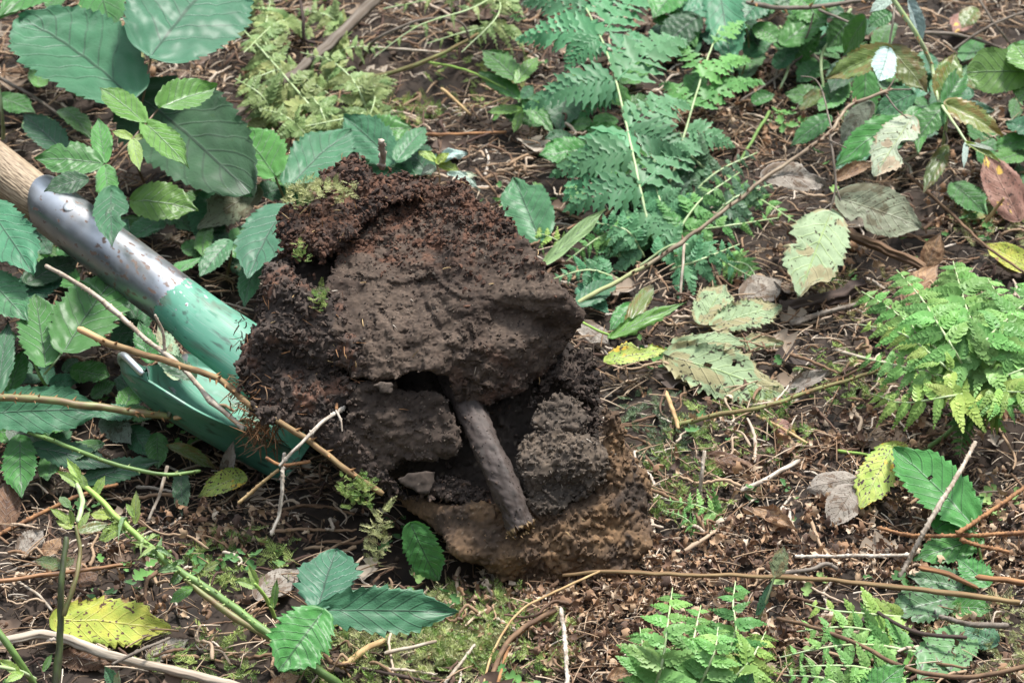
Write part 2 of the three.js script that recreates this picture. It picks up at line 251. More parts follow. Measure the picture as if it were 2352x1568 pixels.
// a lump of earth: an outline with a front of varying depth that narrows towards its back, meshed by surface nets
function lump(o) {
  const P = polyOf(o.poly), c = o.cell ?? 5, pad = 40;
  const x0 = Math.min(...P.map((p) => p[0])) - pad, x1 = Math.max(...P.map((p) => p[0])) + pad, y0 = Math.min(...P.map((p) => p[1])) - pad, y1 = Math.max(...P.map((p) => p[1])) + pad;
  const nx = Math.ceil((x1 - x0) / c) + 1, ny = Math.ceil((y1 - y0) / c) + 1;
  const d2 = new Float32Array(nx * ny), fr = new Float32Array(nx * ny); let zmax = -1e9;
  for (let j = 0; j < ny; j++) for (let i = 0; i < nx; i++) { const x = x0 + i * c, y = y0 + j * c, d = polyDist(P, x, y); d2[j * nx + i] = d; const f = o.front(x + 1176, 784 - y, d); fr[j * nx + i] = f; if (d < 20) zmax = Math.max(zmax, f); }
  const z0 = o.back - pad, nz = Math.ceil((zmax + pad - z0) / c) + 1, F = new Float32Array(nx * ny * nz), k = o.k ?? 30, tp = o.taper ?? 0.3, am = o.amp ?? [14, 5, 2.5], fq = o.freq ?? [0.012, 0.055, 0.17];
  for (let z = 0; z < nz; z++) for (let j = 0; j < ny; j++) for (let i = 0; i < nx; i++) {
    const ij = j * nx + i, X = x0 + i * c, Y = y0 + j * c, Z = z0 + z * c, f = fr[ij];
    let d = smax(smax(d2[ij] + Math.max(0, f - Z) * tp, (Z - f) * 0.8, k), (o.back - Z), k);
    if (Math.abs(d) < 45) {
      d += am[0] * noise(X * fq[0], Y * fq[0], Z * fq[0] + 3) * 1.3;
      const b = noise(X * fq[1], Y * fq[1], Z * fq[1]), e = noise(X * fq[2], Y * fq[2], Z * fq[2]);
      const rough = o.rough ? o.rough(X + 1176, 784 - Y) : 1;
      d += (am[1] * (o.crumb ? 1 - 2.4 * Math.abs(b) : b * 1.6) + am[2] * (o.crumb ? 1 - 2.2 * Math.abs(e) : e * 1.6)) * rough;
    }
    F[z * nx * ny + ij] = d;
  }
  const vid = new Int32Array(nx * ny * nz).fill(-1), pos = [], col = [], idx = [], sx = 1, sy = nx, sz = nx * ny, W = [];
  for (let z = 0; z < nz - 1; z++) for (let j = 0; j < ny - 1; j++) for (let i = 0; i < nx - 1; i++) {
    const b = z * sz + j * sy + i; let m = 0; for (let q = 0; q < 8; q++) if (F[b + (q & 1) + ((q >> 1) & 1) * sy + (q >> 2) * sz] < 0) m++;
    if (m === 0 || m === 8) continue;
    let n = 0, px = 0, py = 0, pz = 0;
    for (let q = 0; q < 8; q++) for (const ax of [1, 2, 4]) if (!(q & ax)) {
      const r = q | ax, fa = F[b + (q & 1) + ((q >> 1) & 1) * sy + (q >> 2) * sz], fb = F[b + (r & 1) + ((r >> 1) & 1) * sy + (r >> 2) * sz];
      if ((fa < 0) !== (fb < 0)) { const t = fa / (fa - fb); px += (q & 1) + (ax === 1 ? t : 0); py += ((q >> 1) & 1) + (ax === 2 ? t : 0); pz += (q >> 2) + (ax === 4 ? t : 0); n++; }
    }
    vid[b] = pos.length / 3; const X = x0 + (i + px / n) * c, Y = y0 + (j + py / n) * c, Z = z0 + (z + pz / n) * c, w = affine(X, Y, Z);
    pos.push(w.x, w.y, w.z); col.push(...o.color(X + 1176, 784 - Y, Z)); W.push([X, Y, Z]);
  }
  for (let z = 1; z < nz - 1; z++) for (let j = 1; j < ny - 1; j++) for (let i = 1; i < nx - 1; i++) {
    const b = z * sz + j * sy + i, f = F[b] < 0;
    for (const [e, u, v] of [[sx, sy, sz], [sy, sz, sx], [sz, sx, sy]]) {
      if (f === (F[b + e] < 0)) continue;
      const q = [vid[b], vid[b - u], vid[b - u - v], vid[b - v]]; if (Math.min(...q) < 0) continue;
      f ? idx.push(q[0], q[1], q[2], q[0], q[2], q[3]) : idx.push(q[0], q[2], q[1], q[0], q[3], q[2]);
    }
  }
  return geoFrom(pos, idx, col);
}
const SOIL = { peat: [0.02, 0.0135, 0.0105], loam: [0.036, 0.0225, 0.0155], grey: [0.078, 0.054, 0.039], red: [0.085, 0.038, 0.021], ochre: [0.23, 0.13, 0.06], rust: [0.17, 0.09, 0.05] };
const soilTone = (a, b, o = {}) => (x, y, z) => {
  const n = clamp(0.5 + 1.2 * fbm(x * 0.01, y * 0.01, z * 0.01, 4)), f = noise(x * 0.11, y * 0.11, z * 0.11), g = noise(x * 0.31, y * 0.31, z * 0.31);
  let c = mixc(a, b, clamp((n - 0.5) * 1.8 + 0.5)); if (o.third) c = mixc(c, o.third, clamp(sst(0.0, 0.25, fbm(x * 0.016 + 7, y * 0.016, z * 0.016, 3)) * (o.where ? o.where(x, y) : 1)));
  const m = 1 + 0.45 * f + 0.35 * g; c = [c[0] * m, c[1] * m, c[2] * m];
  if (g > 0.6) c = mixc(c, [0.26, 0.21, 0.16], 0.4); return c;
};
const clod = thing('soil_clod', 'large dark brown clod of earth with a root stub, lifted on the spade', 'soil clod', at(1240, 1330, 0));
const clodGeos = {};
{
  const addLump = (name, o, label) => { const g = lump(o); clodGeos[o.key ?? name] = g; const m = part(name, g, soilMat, clod); if (label) m.userData.label = label; return m; };
  // dark core in the gaps
  addLump('earth_core', { cell: 8, poly: [[640, 560], [780, 430], [960, 430], [1100, 480], [1240, 620], [1320, 720], [1345, 800], [1385, 850], [1392, 960], [1430, 1040], [1450, 1200], [1400, 1270], [1200, 1290], [1000, 1190], [840, 1070], [700, 960], [600, 850], [600, 700]], back: -430, taper: 0.35, k: 50, crumb: true, amp: [18, 9, 4],
    front: (x, y) => -95 - 0.85 * Math.max(0, 700 - y) + 45 * sst(900, 1250, y), color: soilTone(SOIL.peat, [0.045, 0.034, 0.027]) });
  // the smooth upper slab with its overhanging brow
  const ridge = pieceLine([[700, 850], [790, 862], [950, 862], [1000, 836], [1045, 800], [1110, 796], [1180, 775], [1225, 735], [1262, 700], [1300, 712], [1350, 740]]);
  const lowEdge = pieceLine([[700, 0.2], [980, 0.2], [1060, 0.22], [1200, 0.36], [1350, 0.7]]);
  addLump('brow_slab', { cell: 3, poly: [[815, 505], [870, 440], [960, 408], [1060, 425], [1150, 490], [1240, 590], [1300, 660], [1345, 720], [1328, 772], [1255, 850], [1215, 885], [1165, 925], [1100, 940], [1050, 918], [1030, 858], [985, 846], [930, 866], [850, 872], [793, 858], [778, 800], [745, 720], [738, 650], [765, 580]], back: -400, taper: 0.22, k: 9, amp: [9, 7, 4.2], freq: [0.013, 0.045, 0.17],
    front: (x, y, d) => { const t = ridge(x) - y; let z = 62 + 22 * noise(x * 0.007, y * 0.007, 2) + 9 * noise(x * 0.02, y * 0.02, 5); z += t > 0 ? -(0.24 * t + 0.0013 * t * t) : t * lowEdge(x) * 1.35; z -= 46 * Math.exp(-(((x - 1190) / 85) ** 2) - (((y - 735) / 40) ** 2)); z -= 10 * sst(-6, 6, y - (640 + 0.25 * (x - 900) + 60 * fbm(x * 0.008, 3, 1, 3))) * sst(760, 800, x) - 6; z -= 9 * sst(-5, 5, 980 - x + 0.5 * (y - 700) + 50 * fbm(y * 0.012, 6, 2, 3)) * sst(640, 700, y); const ck = Math.abs(fbm(x * 0.007 + 2, y * 0.011, 7, 3)); z -= 5 * sst(0.02, 0, ck) * sst(0, 0.15, fbm(x * 0.006, y * 0.006, 11, 2)); return z - 0.12 * Math.max(0, 900 - x); },
    rough: (x, y) => 0.6 + 0.8 * sst(-0.12, 0.3, fbm(x * 0.009, y * 0.009, 5, 3)) + 1.4 * sst(600, 470, y + 60 * noise(x * 0.02, y * 0.02, 3)),
    color: soilTone(SOIL.loam, SOIL.grey, { third: SOIL.red, where: (x, y) => 1.6 * sst(660, 520, y + 110 * fbm(x * 0.012, y * 0.012, 8, 3)) + 0.5 * sst(770, 840, y) * sst(960, 1100, x) }) }, 'smooth overhanging slab of compacted brown earth');
  // crumbly peat at the left, in two masses with a cleft against the slab
  addLump('peat_cap', { cell: 5, poly: [[690, 412], [735, 372], [795, 350], [860, 368], [940, 398], [1000, 395], [1050, 392], [1075, 420], [1010, 445], [930, 448], [868, 475], [830, 525], [775, 590], [720, 640], [655, 622], [612, 585], [640, 520], [640, 470], [700, 450]], back: -380, taper: 0.4, k: 26, crumb: true, amp: [22, 11, 6],
    front: (x, y) => -70 - 0.8 * Math.max(0, 560 - y) - 0.2 * Math.max(0, x - 850), color: soilTone(SOIL.peat, [0.06, 0.036, 0.026], { third: SOIL.red }) });
  addLump('peat_side', { cell: 5, poly: [[600, 590], [660, 575], [720, 640], [800, 676], [832, 760], [818, 850], [822, 905], [825, 990], [770, 1040], [690, 1000], [600, 955], [545, 905], [530, 830], [548, 770], [572, 720], [585, 650]], back: -330, taper: 0.35, k: 34, crumb: true, amp: [26, 10, 5],
    front: (x, y, d) => 22 - 0.38 * Math.max(0, 760 - y) - 0.35 * Math.max(0, 650 - x) - 0.15 * Math.max(0, y - 900), color: soilTone(SOIL.peat, [0.062, 0.045, 0.036], { third: [0.1, 0.05, 0.032] }) });
  addLump('peat_skirt', { cell: 5, poly: [[556, 915], [620, 925], [760, 950], [830, 1000], [880, 1075], [930, 1120], [965, 1150], [925, 1162], [860, 1128], [800, 1090], [690, 1015], [600, 968]], back: -200, taper: 0.3, k: 18, crumb: true, amp: [14, 9, 5],
    front: (x, y) => 40 - 0.3 * Math.max(0, y - 1000), color: soilTone(SOIL.peat, [0.05, 0.034, 0.026]) });
  // lumps below the slab
  addLump('cheek_lump', { key: 'cheekLeft', cell: 4, poly: [[798, 905], [850, 878], [905, 872], [938, 892], [1000, 908], [1034, 935], [1046, 985], [1040, 1038], [1000, 1052], [955, 1062], [905, 1082], [850, 1074], [808, 1035], [786, 980]], back: -260, taper: 0.3, k: 16, amp: [16, 6, 3.6], freq: [0.012, 0.045, 0.17],
    front: (x, y) => 26 - 0.22 * Math.max(0, 960 - y) - 0.35 * Math.max(0, y - 1000), color: soilTone([0.034, 0.0225, 0.016], [0.062, 0.043, 0.032]) }, 'smooth dark lump of earth under the slab');
  addLump('cheek_lump', { key: 'cheekRight', cell: 4, poly: [[1178, 1010], [1215, 975], [1300, 965], [1370, 985], [1402, 1025], [1410, 1080], [1396, 1128], [1345, 1156], [1280, 1178], [1222, 1180], [1188, 1130], [1170, 1065]], back: -200, taper: 0.3, k: 24, crumb: true, amp: [10, 8, 5],
    front: (x, y) => 104 - 0.35 * Math.max(0, 1060 - y) - 0.3 * Math.max(0, y - 1090) + 14 * noise(x * 0.02, y * 0.02, 6), color: soilTone([0.045, 0.034, 0.026], [0.095, 0.07, 0.05]) }, 'crumbly grey brown lump of earth beside the root');
  addLump('earth_chunk', { key: 'chunkTop', cell: 4, poly: [[1195, 985], [1232, 925], [1285, 893], [1330, 908], [1362, 965], [1350, 1010], [1262, 1015]], back: -180, taper: 0.3, k: 18, crumb: true, amp: [9, 6, 4], front: (x, y) => 66 - 0.5 * Math.max(0, 980 - y), color: soilTone([0.045, 0.034, 0.026], [0.085, 0.063, 0.046]) });
  addLump('earth_chunk', { key: 'rightWall', cell: 5, poly: [[1215, 890], [1262, 845], [1330, 785], [1372, 800], [1396, 850], [1408, 925], [1398, 1000], [1350, 985], [1325, 925], [1285, 895], [1235, 940], [1200, 950]], back: -300, taper: 0.3, k: 30, crumb: true, amp: [20, 11, 6], front: (x, y) => -45 + 0.2 * (y - 850), color: soilTone(SOIL.peat, [0.06, 0.042, 0.032]) });
  addLump('stone_chip', { cell: 3, poly: [[858, 884], [872, 872], [905, 871], [915, 900], [900, 912], [872, 905]], back: 0, taper: 0.5, k: 8, amp: [4, 2, 1], front: () => 46, color: soilTone([0.05, 0.037, 0.029], [0.085, 0.064, 0.05]) });
  addLump('stone_chip', { key: 'chip2', cell: 4, poly: [[908, 1098], [935, 1084], [1000, 1082], [1003, 1110], [985, 1140], [955, 1134], [925, 1122]], back: -60, taper: 0.5, k: 8, amp: [6, 2, 1], front: (x, y) => 28 + 0.2 * (y - 1110), color: soilTone([0.036, 0.026, 0.02], [0.06, 0.043, 0.033]) });
  addLump('earth_ledge', { cell: 4, poly: [[985, 1095], [1040, 1080], [1080, 1095], [1120, 1120], [1140, 1165], [1100, 1180], [1020, 1165], [950, 1145], [960, 1125]], back: -140, taper: 0.3, k: 20, crumb: true, amp: [12, 8, 5], front: (x, y) => 22 + 0.3 * (y - 1120), color: soilTone(SOIL.peat, [0.09, 0.06, 0.045], { third: [0.16, 0.085, 0.05] }) });
  // pale brown subsoil at the bottom
  addLump('subsoil_base', { cell: 4, poly: [[885, 1130], [935, 1136], [1000, 1148], [1080, 1152], [1180, 1140], [1290, 1125], [1360, 1090], [1376, 1040], [1368, 980], [1375, 925], [1412, 925], [1450, 985], [1492, 1085], [1505, 1190], [1492, 1268], [1458, 1312], [1390, 1340], [1320, 1352], [1240, 1366], [1165, 1346], [1060, 1285], [965, 1205], [900, 1160]], back: -330, taper: 0.22, k: 24, crumb: true, amp: [14, 6, 3.2],
    front: (x, y, d) => 78 + 18 * sst(1190, 1250, y) - 0.5 * Math.max(0, y - 1270) - 0.0022 * Math.max(0, 1180 - x) ** 2 - 0.0035 * Math.max(0, x - 1370) ** 2 + 22 * noise(x * 0.012, y * 0.012, 4),
    rough: (x) => 0.6 + 0.8 * sst(1050, 1250, x),
    color: soilTone([0.06, 0.037, 0.023], [0.15, 0.088, 0.044], { third: [0.04, 0.027, 0.019], where: (x) => 0.4 + 0.9 * sst(1380, 1440, x) }) }, 'crumbly ochre brown subsoil at the foot of the clod');
  // the root stub
  const rp = [[1040, 830, -90], [1058, 884, -62], [1080, 938, -22], [1106, 998, 30], [1142, 1072, 74], [1168, 1135, 98], [1196, 1208, 104]].map(([x, y, z]) => affine(x - 1176, 784 - y, z));
  const rad = pieceLine([[0, 46], [0.18, 38], [0.32, 32], [0.5, 31], [0.66, 35], [0.78, 32], [0.9, 29], [1, 33]]), curve = new THREE.CatmullRomCurve3(rp), n = 110, seg = 40, pos = [], col = [], idx = [], pts = curve.getSpacedPoints(n);
  let nor = V3(1, 0, 0);
  for (let i = 0; i <= n; i++) {
    const t = i / n, tan = curve.getTangentAt(t); nor.addScaledVector(tan, -nor.dot(tan)).normalize(); const bin = tan.clone().cross(nor);
    for (let j = 0; j < seg; j++) {
      const an = j / seg * Math.PI * 2, ca = Math.cos(an), sa = Math.sin(an);
      let r = rad(t) + 6 * noise(ca * 1.3, sa * 1.3, t * 7) + 3.4 * noise(ca * 3, sa * 3, t * 22) + 2.4 * noise(ca * 9, sa * 9, t * 60);
      const end = i === n ? rr(-16, 16) : 0, p = pts[i].clone().addScaledVector(nor, ca * r * Q).addScaledVector(bin, sa * r * Q).addScaledVector(tan, end * Q); pos.push(p.x, p.y, p.z);
      const m = clamp(0.5 + 1.2 * fbm(ca * 2, sa * 2, t * 8, 4)), crust = sst(0.05, 0.3, fbm(ca * 3 + 4, sa * 3, t * 14, 3));
      let c = mixc([0.036, 0.025, 0.02], [0.075, 0.056, 0.049], m); c = mixc(c, [0.024, 0.017, 0.013], crust * 0.9); if (t > 0.985) c = mixc(c, [0.36, 0.24, 0.12], rnd() < 0.5 ? 0.8 : 0.1); col.push(...c);
    }
  }
  for (let i = 0; i < n; i++) for (let j = 0; j < seg; j++) { const a = i * seg + j, b = i * seg + (j + 1) % seg; idx.push(a, a + seg, b, b, a + seg, b + seg); }
  const ce = pos.length / 3, pe = pts[n].clone().addScaledVector(curve.getTangentAt(1), -6 * Q); pos.push(pe.x, pe.y, pe.z); col.push(0.28, 0.17, 0.08); for (let j = 0; j < seg; j++) idx.push(ce, n * seg + (j + 1) % seg, n * seg + j);
  clodGeos.root = geoFrom(pos, idx, col); const root = part('root_stub', clodGeos.root, VC(0.72), clod); root.userData.label = 'thick smooth dark root, snapped off at its pale end';
  const fib = []; for (let i = 0; i < 18; i++) { const an = rr(0, 6.28), q = pts[n].clone().addScaledVector(nor, Math.cos(an) * rr(30, 44) * Q).addScaledVector(V3(0, 0, 1), Math.sin(an) * rr(20, 40) * Q); fib.push(tube([q, q.clone().add(V3(rr(-4, 7) * Q, rr(-7, 2) * Q, rr(-4, 6) * Q))], rr(1.5, 3) * Q, 0.8 * Q, { seg: 4, step: 0.002, bark: 'cane' })); }
  part('splintered_end', mergeGeometries(fib), barkMat, root, 'stuff');
}
// crumbs, straw and moss that stick to the clod
function surfaceSpots(geo, count, want) {
  const p = geo.attributes.position, nn = geo.attributes.normal, out = []; let guard = 0;
  while (out.length < count && guard++ < count * 60) { const i = Math.floor(rnd() * p.count), q = V3().fromBufferAttribute(p, i), m = V3().fromBufferAttribute(nn, i); if (want && !want(q.clone().add(clod.position), m)) continue; out.push([q, m]); }
  return out;
}
const rockGeo = (s) => { const g = new THREE.IcosahedronGeometry(1, 0), p = g.attributes.position; for (let i = 0; i < p.count; i++) { const x = p.getX(i), y = p.getY(i), z = p.getZ(i), r = 1 + 0.9 * noise(x * 1.6 + s, y * 1.6, z * 1.6); p.setXYZ(i, x * r, y * r * 0.8, z * r); } g.computeVertexNormals(); return g; };
function scatter(name, geo, mat, list, parent, extra = {}) {       // list of [position, quaternion, scale vector, colour]
  const m = shadows(new THREE.InstancedMesh(geo, mat, list.length)), M = new THREE.Matrix4();
  list.forEach(([p, q, s, c], i) => { m.setMatrixAt(i, M.compose(p, q, s)); m.setColorAt(i, RGB(c)); });
  m.name = name; Object.assign(m.userData, { kind: 'stuff', ...extra }); parent.add(m); return m;
}
const anyTurn = () => new THREE.Quaternion().setFromEuler(new THREE.Euler(rr(0, 6.3), rr(0, 6.3), rr(0, 6.3)));
const plainMat = new THREE.MeshStandardMaterial({ color: 0xffffff, roughness: 0.95, side: THREE.DoubleSide });
const qOf = (p) => { const d = p.clone().sub(EYE), w = d.dot(FWD); return [1176 + d.dot(RIGHT) / w * DIST / S, 784 - d.dot(UPV) / w * DIST / S, w]; };
{
  const cr = [];
  const add = (key, n, s0, s1, cols, want) => { for (const [q, m] of surfaceSpots(clodGeos[key], n, want)) { const s = (s0 + (s1 - s0) * rnd() ** 2.4) * Q; cr.push([q.clone().addScaledVector(m, s * 0.2), anyTurn(), V3(s * rr(0.5, 1.5), s * rr(0.4, 1), s * rr(0.5, 1.3)), mixc(cols[0], cols[1], rnd())]); } };
  const red = [[0.022, 0.013, 0.01], [0.115, 0.055, 0.033]], dk = [[0.018, 0.013, 0.01], [0.075, 0.05, 0.038]], gr = [[0.05, 0.04, 0.032], [0.14, 0.11, 0.085]], oc = [[0.05, 0.032, 0.021], [0.16, 0.095, 0.05]];
  add('brow_slab', 7000, 1.2, 8, red, (p, m) => qOf(p)[1] < 560 + 260 * noise(p.x * 30, p.y * 30, p.z * 30) * rnd() + 60 * rnd() ** 3);
  add('brow_slab', 1500, 0.8, 4, gr); add('peat_cap', 5000, 1.4, 9, red); add('peat_side', 5000, 1.4, 10, dk); add('cheekRight', 2200, 1, 5, gr); add('chunkTop', 400, 1.5, 6, gr); add('rightWall', 1200, 2, 8, dk); add('earth_ledge', 700, 2, 7, dk); add('cheekLeft', 700, 0.8, 3.4, gr); add('subsoil_base', 3000, 0.8, 4.2, oc); add('earth_core', 1500, 2, 8, dk); add('peat_skirt', 1400, 1.6, 8, dk); add('root', 900, 0.7, 4.5, dk); add('cheekLeft', 1300, 0.7, 5, dk); add('brow_slab', 4200, 0.6, 4.5, dk);
  scatter('soil_crumbs', rockGeo(3), plainMat, cr, clod);
  // rootlets and straw fragments lying on the clod
  const bits = []; const bitsOn = (key, n, bark, l0, l1, r, up, want) => { for (const [q, m] of surfaceSpots(clodGeos[key], n, want)) { const d = V3(rr(-1, 1), rr(-1, 1), rr(-1, 1)); d.addScaledVector(m, -d.dot(m) + rr(0, up)).normalize(); const l = rr(l0, l1) * Q, p = q.clone().add(clod.position).addScaledVector(m, r * Q); bits.push(tube([p, p.clone().addScaledVector(d, l * 0.5).addScaledVector(m, rr(0, 3) * Q), p.clone().addScaledVector(d, l)], r * rr(0.6, 1.2) * Q, r * 0.5 * Q, { seg: 4, step: 0.003, bark })); } };
  bitsOn('brow_slab', 26, 'straw', 12, 34, 1.8, 0.2); bitsOn('brow_slab', 16, 'white', 8, 26, 1.6, 0.3); bitsOn('peat_cap', 40, 'straw', 8, 30, 1.7, 0.5); bitsOn('peat_cap', 34, 'orange', 8, 30, 1.8, 0.9); bitsOn('peat_side', 70, 'orange', 10, 40, 1.5, 0.6); bitsOn('peat_side', 26, 'straw', 8, 34, 1.7, 0.4); bitsOn('subsoil_base', 14, 'straw', 8, 20, 1.5, 0.3); bitsOn('cheekRight', 6, 'white', 6, 18, 1.5, 0.3); bitsOn('cheekLeft', 5, 'orange', 8, 24, 1.7, 0.3);
  part('straw_fragments', mergeGeometries(bits), barkMat, clod, 'stuff');
  const fibre = []; const tuft = (x, y, h, n, l, bark, ry) => { for (let i = 0; i < n; i++) { const p = at(x + rr(-38, 38), y + rr(-ry, ry), h + rr(-0.02, 0.02)), d = V3(rr(-1, 0.6), rr(-1, 0.6), rr(-0.3, 1)).normalize(), e = p.clone().addScaledVector(d, rr(0.3, 1) * l * Q), mid = p.clone().lerp(e, 0.5).add(V3(rr(-4, 4) * Q, rr(-4, 4) * Q, rr(-4, 4) * Q)); fibre.push(tube([p, mid, e], rr(1, 2.6) * Q, 0.8 * Q, { seg: 4, step: 0.003, bark })); } };
  tuft(600, 960, 0.09, 130, 60, 'orange', 40); tuft(600, 1000, 0.075, 80, 50, 'brown', 30); tuft(568, 765, 0.135, 26, 40, 'dark', 40); tuft(572, 830, 0.125, 50, 40, 'brown', 60); tuft(565, 900, 0.11, 60, 50, 'orange', 40);
  part('root_fibres', mergeGeometries(fibre), barkMat, clod, 'stuff');
}

// ---------------------------------------------------------------- moss
const mossGeo = (() => { const g = []; reseed(91); for (let k = 0; k < 2; k++) { const side = k ? 1 : -1; for (let i = 0; i < 9; i++) { const u = 0.12 + i / 10, l = 0.34 * (1 - u * 0.7); const a = [u, 0.1 * u, 0], b = [u + l * 0.5, 0.1 * u + rr(-0.05, 0.12), side * l * 0.62], c = [u + l * 0.75, 0.1 * u + rr(0, 0.16), side * l * 1.1], d = [u + l * 0.15, 0.1 * u, side * l * 0.5]; g.push(geoFrom([...a, ...d, ...c, ...b], [0, 1, 2, 0, 2, 3])); } } g.push(geoFrom([0, 0, -0.02, 0, 0, 0.02, 1.05, 0.1, 0], [0, 1, 2])); return mergeGeometries(g); })();
const mossMat = new THREE.MeshPhysicalMaterial({ color: 0xffffff, roughness: 1, transmission: 0.3, thickness: 0, side: THREE.DoubleSide });
function mossList(center, rx, rz, n, cols, s0, s1, ground = true, ry = 0) {
  const out = []; for (let i = 0; i < n; i++) { const a = rr(0, 6.28), r = Math.sqrt(rnd()), x = center.x + Math.cos(a) * r * rx, z = center.z + Math.sin(a) * r * rz, y = ground ? soilHeight(x, z) + rr(0.002, 0.011) : center.y + rr(-1, 1) * ry, s = rr(s0, s1); out.push([V3(x, y, z), new THREE.Quaternion().setFromEuler(new THREE.Euler(rr(-0.6, 0.6), rr(0, 6.3), rr(-0.1, 0.9))), V3(s, s, s), mixc(cols[0], cols[1], rnd())]); } return out;
}
const MG = [[0.1, 0.22, 0.03], [0.4, 0.48, 0.14]], MP = [[0.3, 0.34, 0.12], [0.5, 0.5, 0.25]];
{
  const rel = (l) => l.map(([p, q, s, c]) => [p.clone().sub(clod.position), q, s, c]);
  scatter('moss_tuft', mossGeo, mossMat, rel([...mossList(affine(735 - 1176, 784 - 432, -120), 0.03, 0.012, 80, MP, 0.005, 0.012, false, 0.004), ...mossList(affine(680 - 1176, 784 - 455, -110), 0.014, 0.01, 36, MP, 0.005, 0.01, false, 0.004)]), clod, { label: 'pale green moss on top of the clod' });
  scatter('moss_tuft', mossGeo, mossMat, rel([...mossList(affine(735 - 1176, 784 - 690, 20), 0.008, 0.006, 34, MG, 0.004, 0.009, false, 0.009), ...mossList(affine(690 - 1176, 784 - 580, -30), 0.005, 0.005, 20, MG, 0.004, 0.008, false, 0.008)]), clod, { label: 'small moss sprig hanging on the side of the clod' });
}

// ---------------------------------------------------------------- the spade
{
  const a0 = at(0, 392, 0.135), nk = at(480, 752, 0.085), ax = nk.clone().sub(a0).normalize();
  const spade = thing('spade', 'spade with wooden shaft, worn silver socket and green painted blade under the clod', 'spade', at(400, 960, 0));
  // wooden shaft, a little oval, with grain
  const far = a0.clone().addScaledVector(ax, -0.62), shaftEnd = a0.clone().lerp(nk, 0.66);
  const wpos = [], widx = [], wuv = [], n = 60, seg = 32, sideV = ax.clone().cross(V3(0, 1, 0)).normalize(), upV = sideV.clone().cross(ax).normalize();
  for (let i = 0; i <= n; i++) for (let j = 0; j <= seg; j++) { const t = i / n, an = j / seg * Math.PI * 2, r = (0.0212 - 0.0035 * sst(0.72, 1, t)) * (1 + 0.008 * noise(Math.cos(an) * 2, Math.sin(an) * 2, t * 9)), p = far.clone().lerp(shaftEnd, t).addScaledVector(sideV, Math.cos(an) * r).addScaledVector(upV, Math.sin(an) * r); wpos.push(p.x, p.y, p.z); wuv.push(t * far.distanceTo(shaftEnd) * 2.2, j / seg); }
  for (let i = 0; i < n; i++) for (let j = 0; j < seg; j++) { const k = i * (seg + 1) + j; widx.push(k, k + 1, k + seg + 1, k + 1, k + seg + 2, k + seg + 1); }
  const grain = (u, v) => fbm(u * 3, v * 46 + 2 * noise(u * 4, v * 3, 1), 2, 3) + 0.6 * noise(u * 26, v * 90, 5);
  const woodMap = tex(1024, 256, (u, v) => { const g = clamp(0.5 + grain(u * 2, v) * 1.1), st = sst(0.1, 0.4, fbm(u * 7, v * 5, 6, 4)); let c = mixc([0.17, 0.12, 0.075], [0.4, 0.31, 0.21], g); c = mixc(c, [0.12, 0.075, 0.045], st * 0.7); if (noise(u * 60, v * 140, 3) > 0.45) c = mixc(c, [0.05, 0.03, 0.02], 0.6); return c; }, true, true);
  const woodBump = tex(512, 256, (u, v) => { const g = clamp(0.5 + grain(u * 2, v)); return [g, g, g]; }, false, true);
  part('shaft', geoFrom(wpos, widx, null, wuv), new THREE.MeshStandardMaterial({ map: woodMap, bumpMap: woodBump, bumpScale: 0.0007, roughness: 0.6 }), spade);

  // steel socket with an open seam underneath that widens into the blade
  const metalMap = tex(512, 512, (u, v) => {                          // u along the socket, v round it
    const b = 0.5 + 0.6 * fbm(u * 14, v * 9, 1, 4), edge = 0.63 + 0.03 * noise(v * 9, 2, 2) + 0.012 * noise(v * 40, 5, 2) + 0.22 * sst(0.16, 0.3, fbm(u * 24, v * 18, 21, 3)) * sst(0.85, 0.62, u);
    if (u > edge) { let c = mixc([0.05, 0.2, 0.13], [0.12, 0.32, 0.23], clamp(b)); const s = fbm(u * 30, v * 22, 4, 3); c = mixc(c, [0.03, 0.05, 0.04], sst(0.12, 0.4, s) * 0.75); c = mixc(c, [0.1, 0.075, 0.055], sst(0.05, 0.35, fbm(u * 9, v * 7, 14, 4)) * 0.55); if (noise(u * 14, v * 160, 6) > 0.42) c = mixc(c, [0.24, 0.3, 0.28], 0.5); c = mixc(c, [0.2, 0.32, 0.28], sst(0.3, 0.5, fbm(u * 44, v * 8, 9, 2)) * 0.5); return c; }
    let c = mixc([0.27, 0.28, 0.3], [0.47, 0.49, 0.52], clamp(b)); const s = fbm(u * 34 + 3, v * 26, 8, 4) + 0.1 * (u > 0.3 ? 1 : 0); c = mixc(c, [0.12, 0.06, 0.035], sst(0.22, 0.34, s) * 0.9);
    c = mixc(c, [0.3, 0.26, 0.23], sst(0.05, 0.3, fbm(u * 6, v * 5, 3, 3)) * 0.35); return c;
  });
  const metalRough = tex(256, 256, (u, v) => { const e = u > 0.62 ? 0.56 : 0.4, r = clamp(e + 0.25 * fbm(u * 16, v * 12, 8, 3) + 0.3 * sst(0.24, 0.36, fbm(u * 34 + 3, v * 26, 8, 4)), 0.15, 0.9); return [r, r, r]; }, false);
  const metalness = tex(256, 256, (u, v) => { const m = u > 0.63 + 0.03 * noise(v * 9, 2, 2) + 0.22 * sst(0.16, 0.3, fbm(u * 24, v * 18, 21, 3)) * sst(0.85, 0.62, u) ? 0 : 0.9 * (1 - sst(0.24, 0.36, fbm(u * 34 + 3, v * 26, 8, 4) + 0.1 * (u > 0.3 ? 1 : 0))); return [m, m, m]; }, false);
  const steel = new THREE.MeshPhysicalMaterial({ map: metalMap, roughness: 1, roughnessMap: metalRough, metalness: 1, metalnessMap: metalness, side: THREE.DoubleSide });
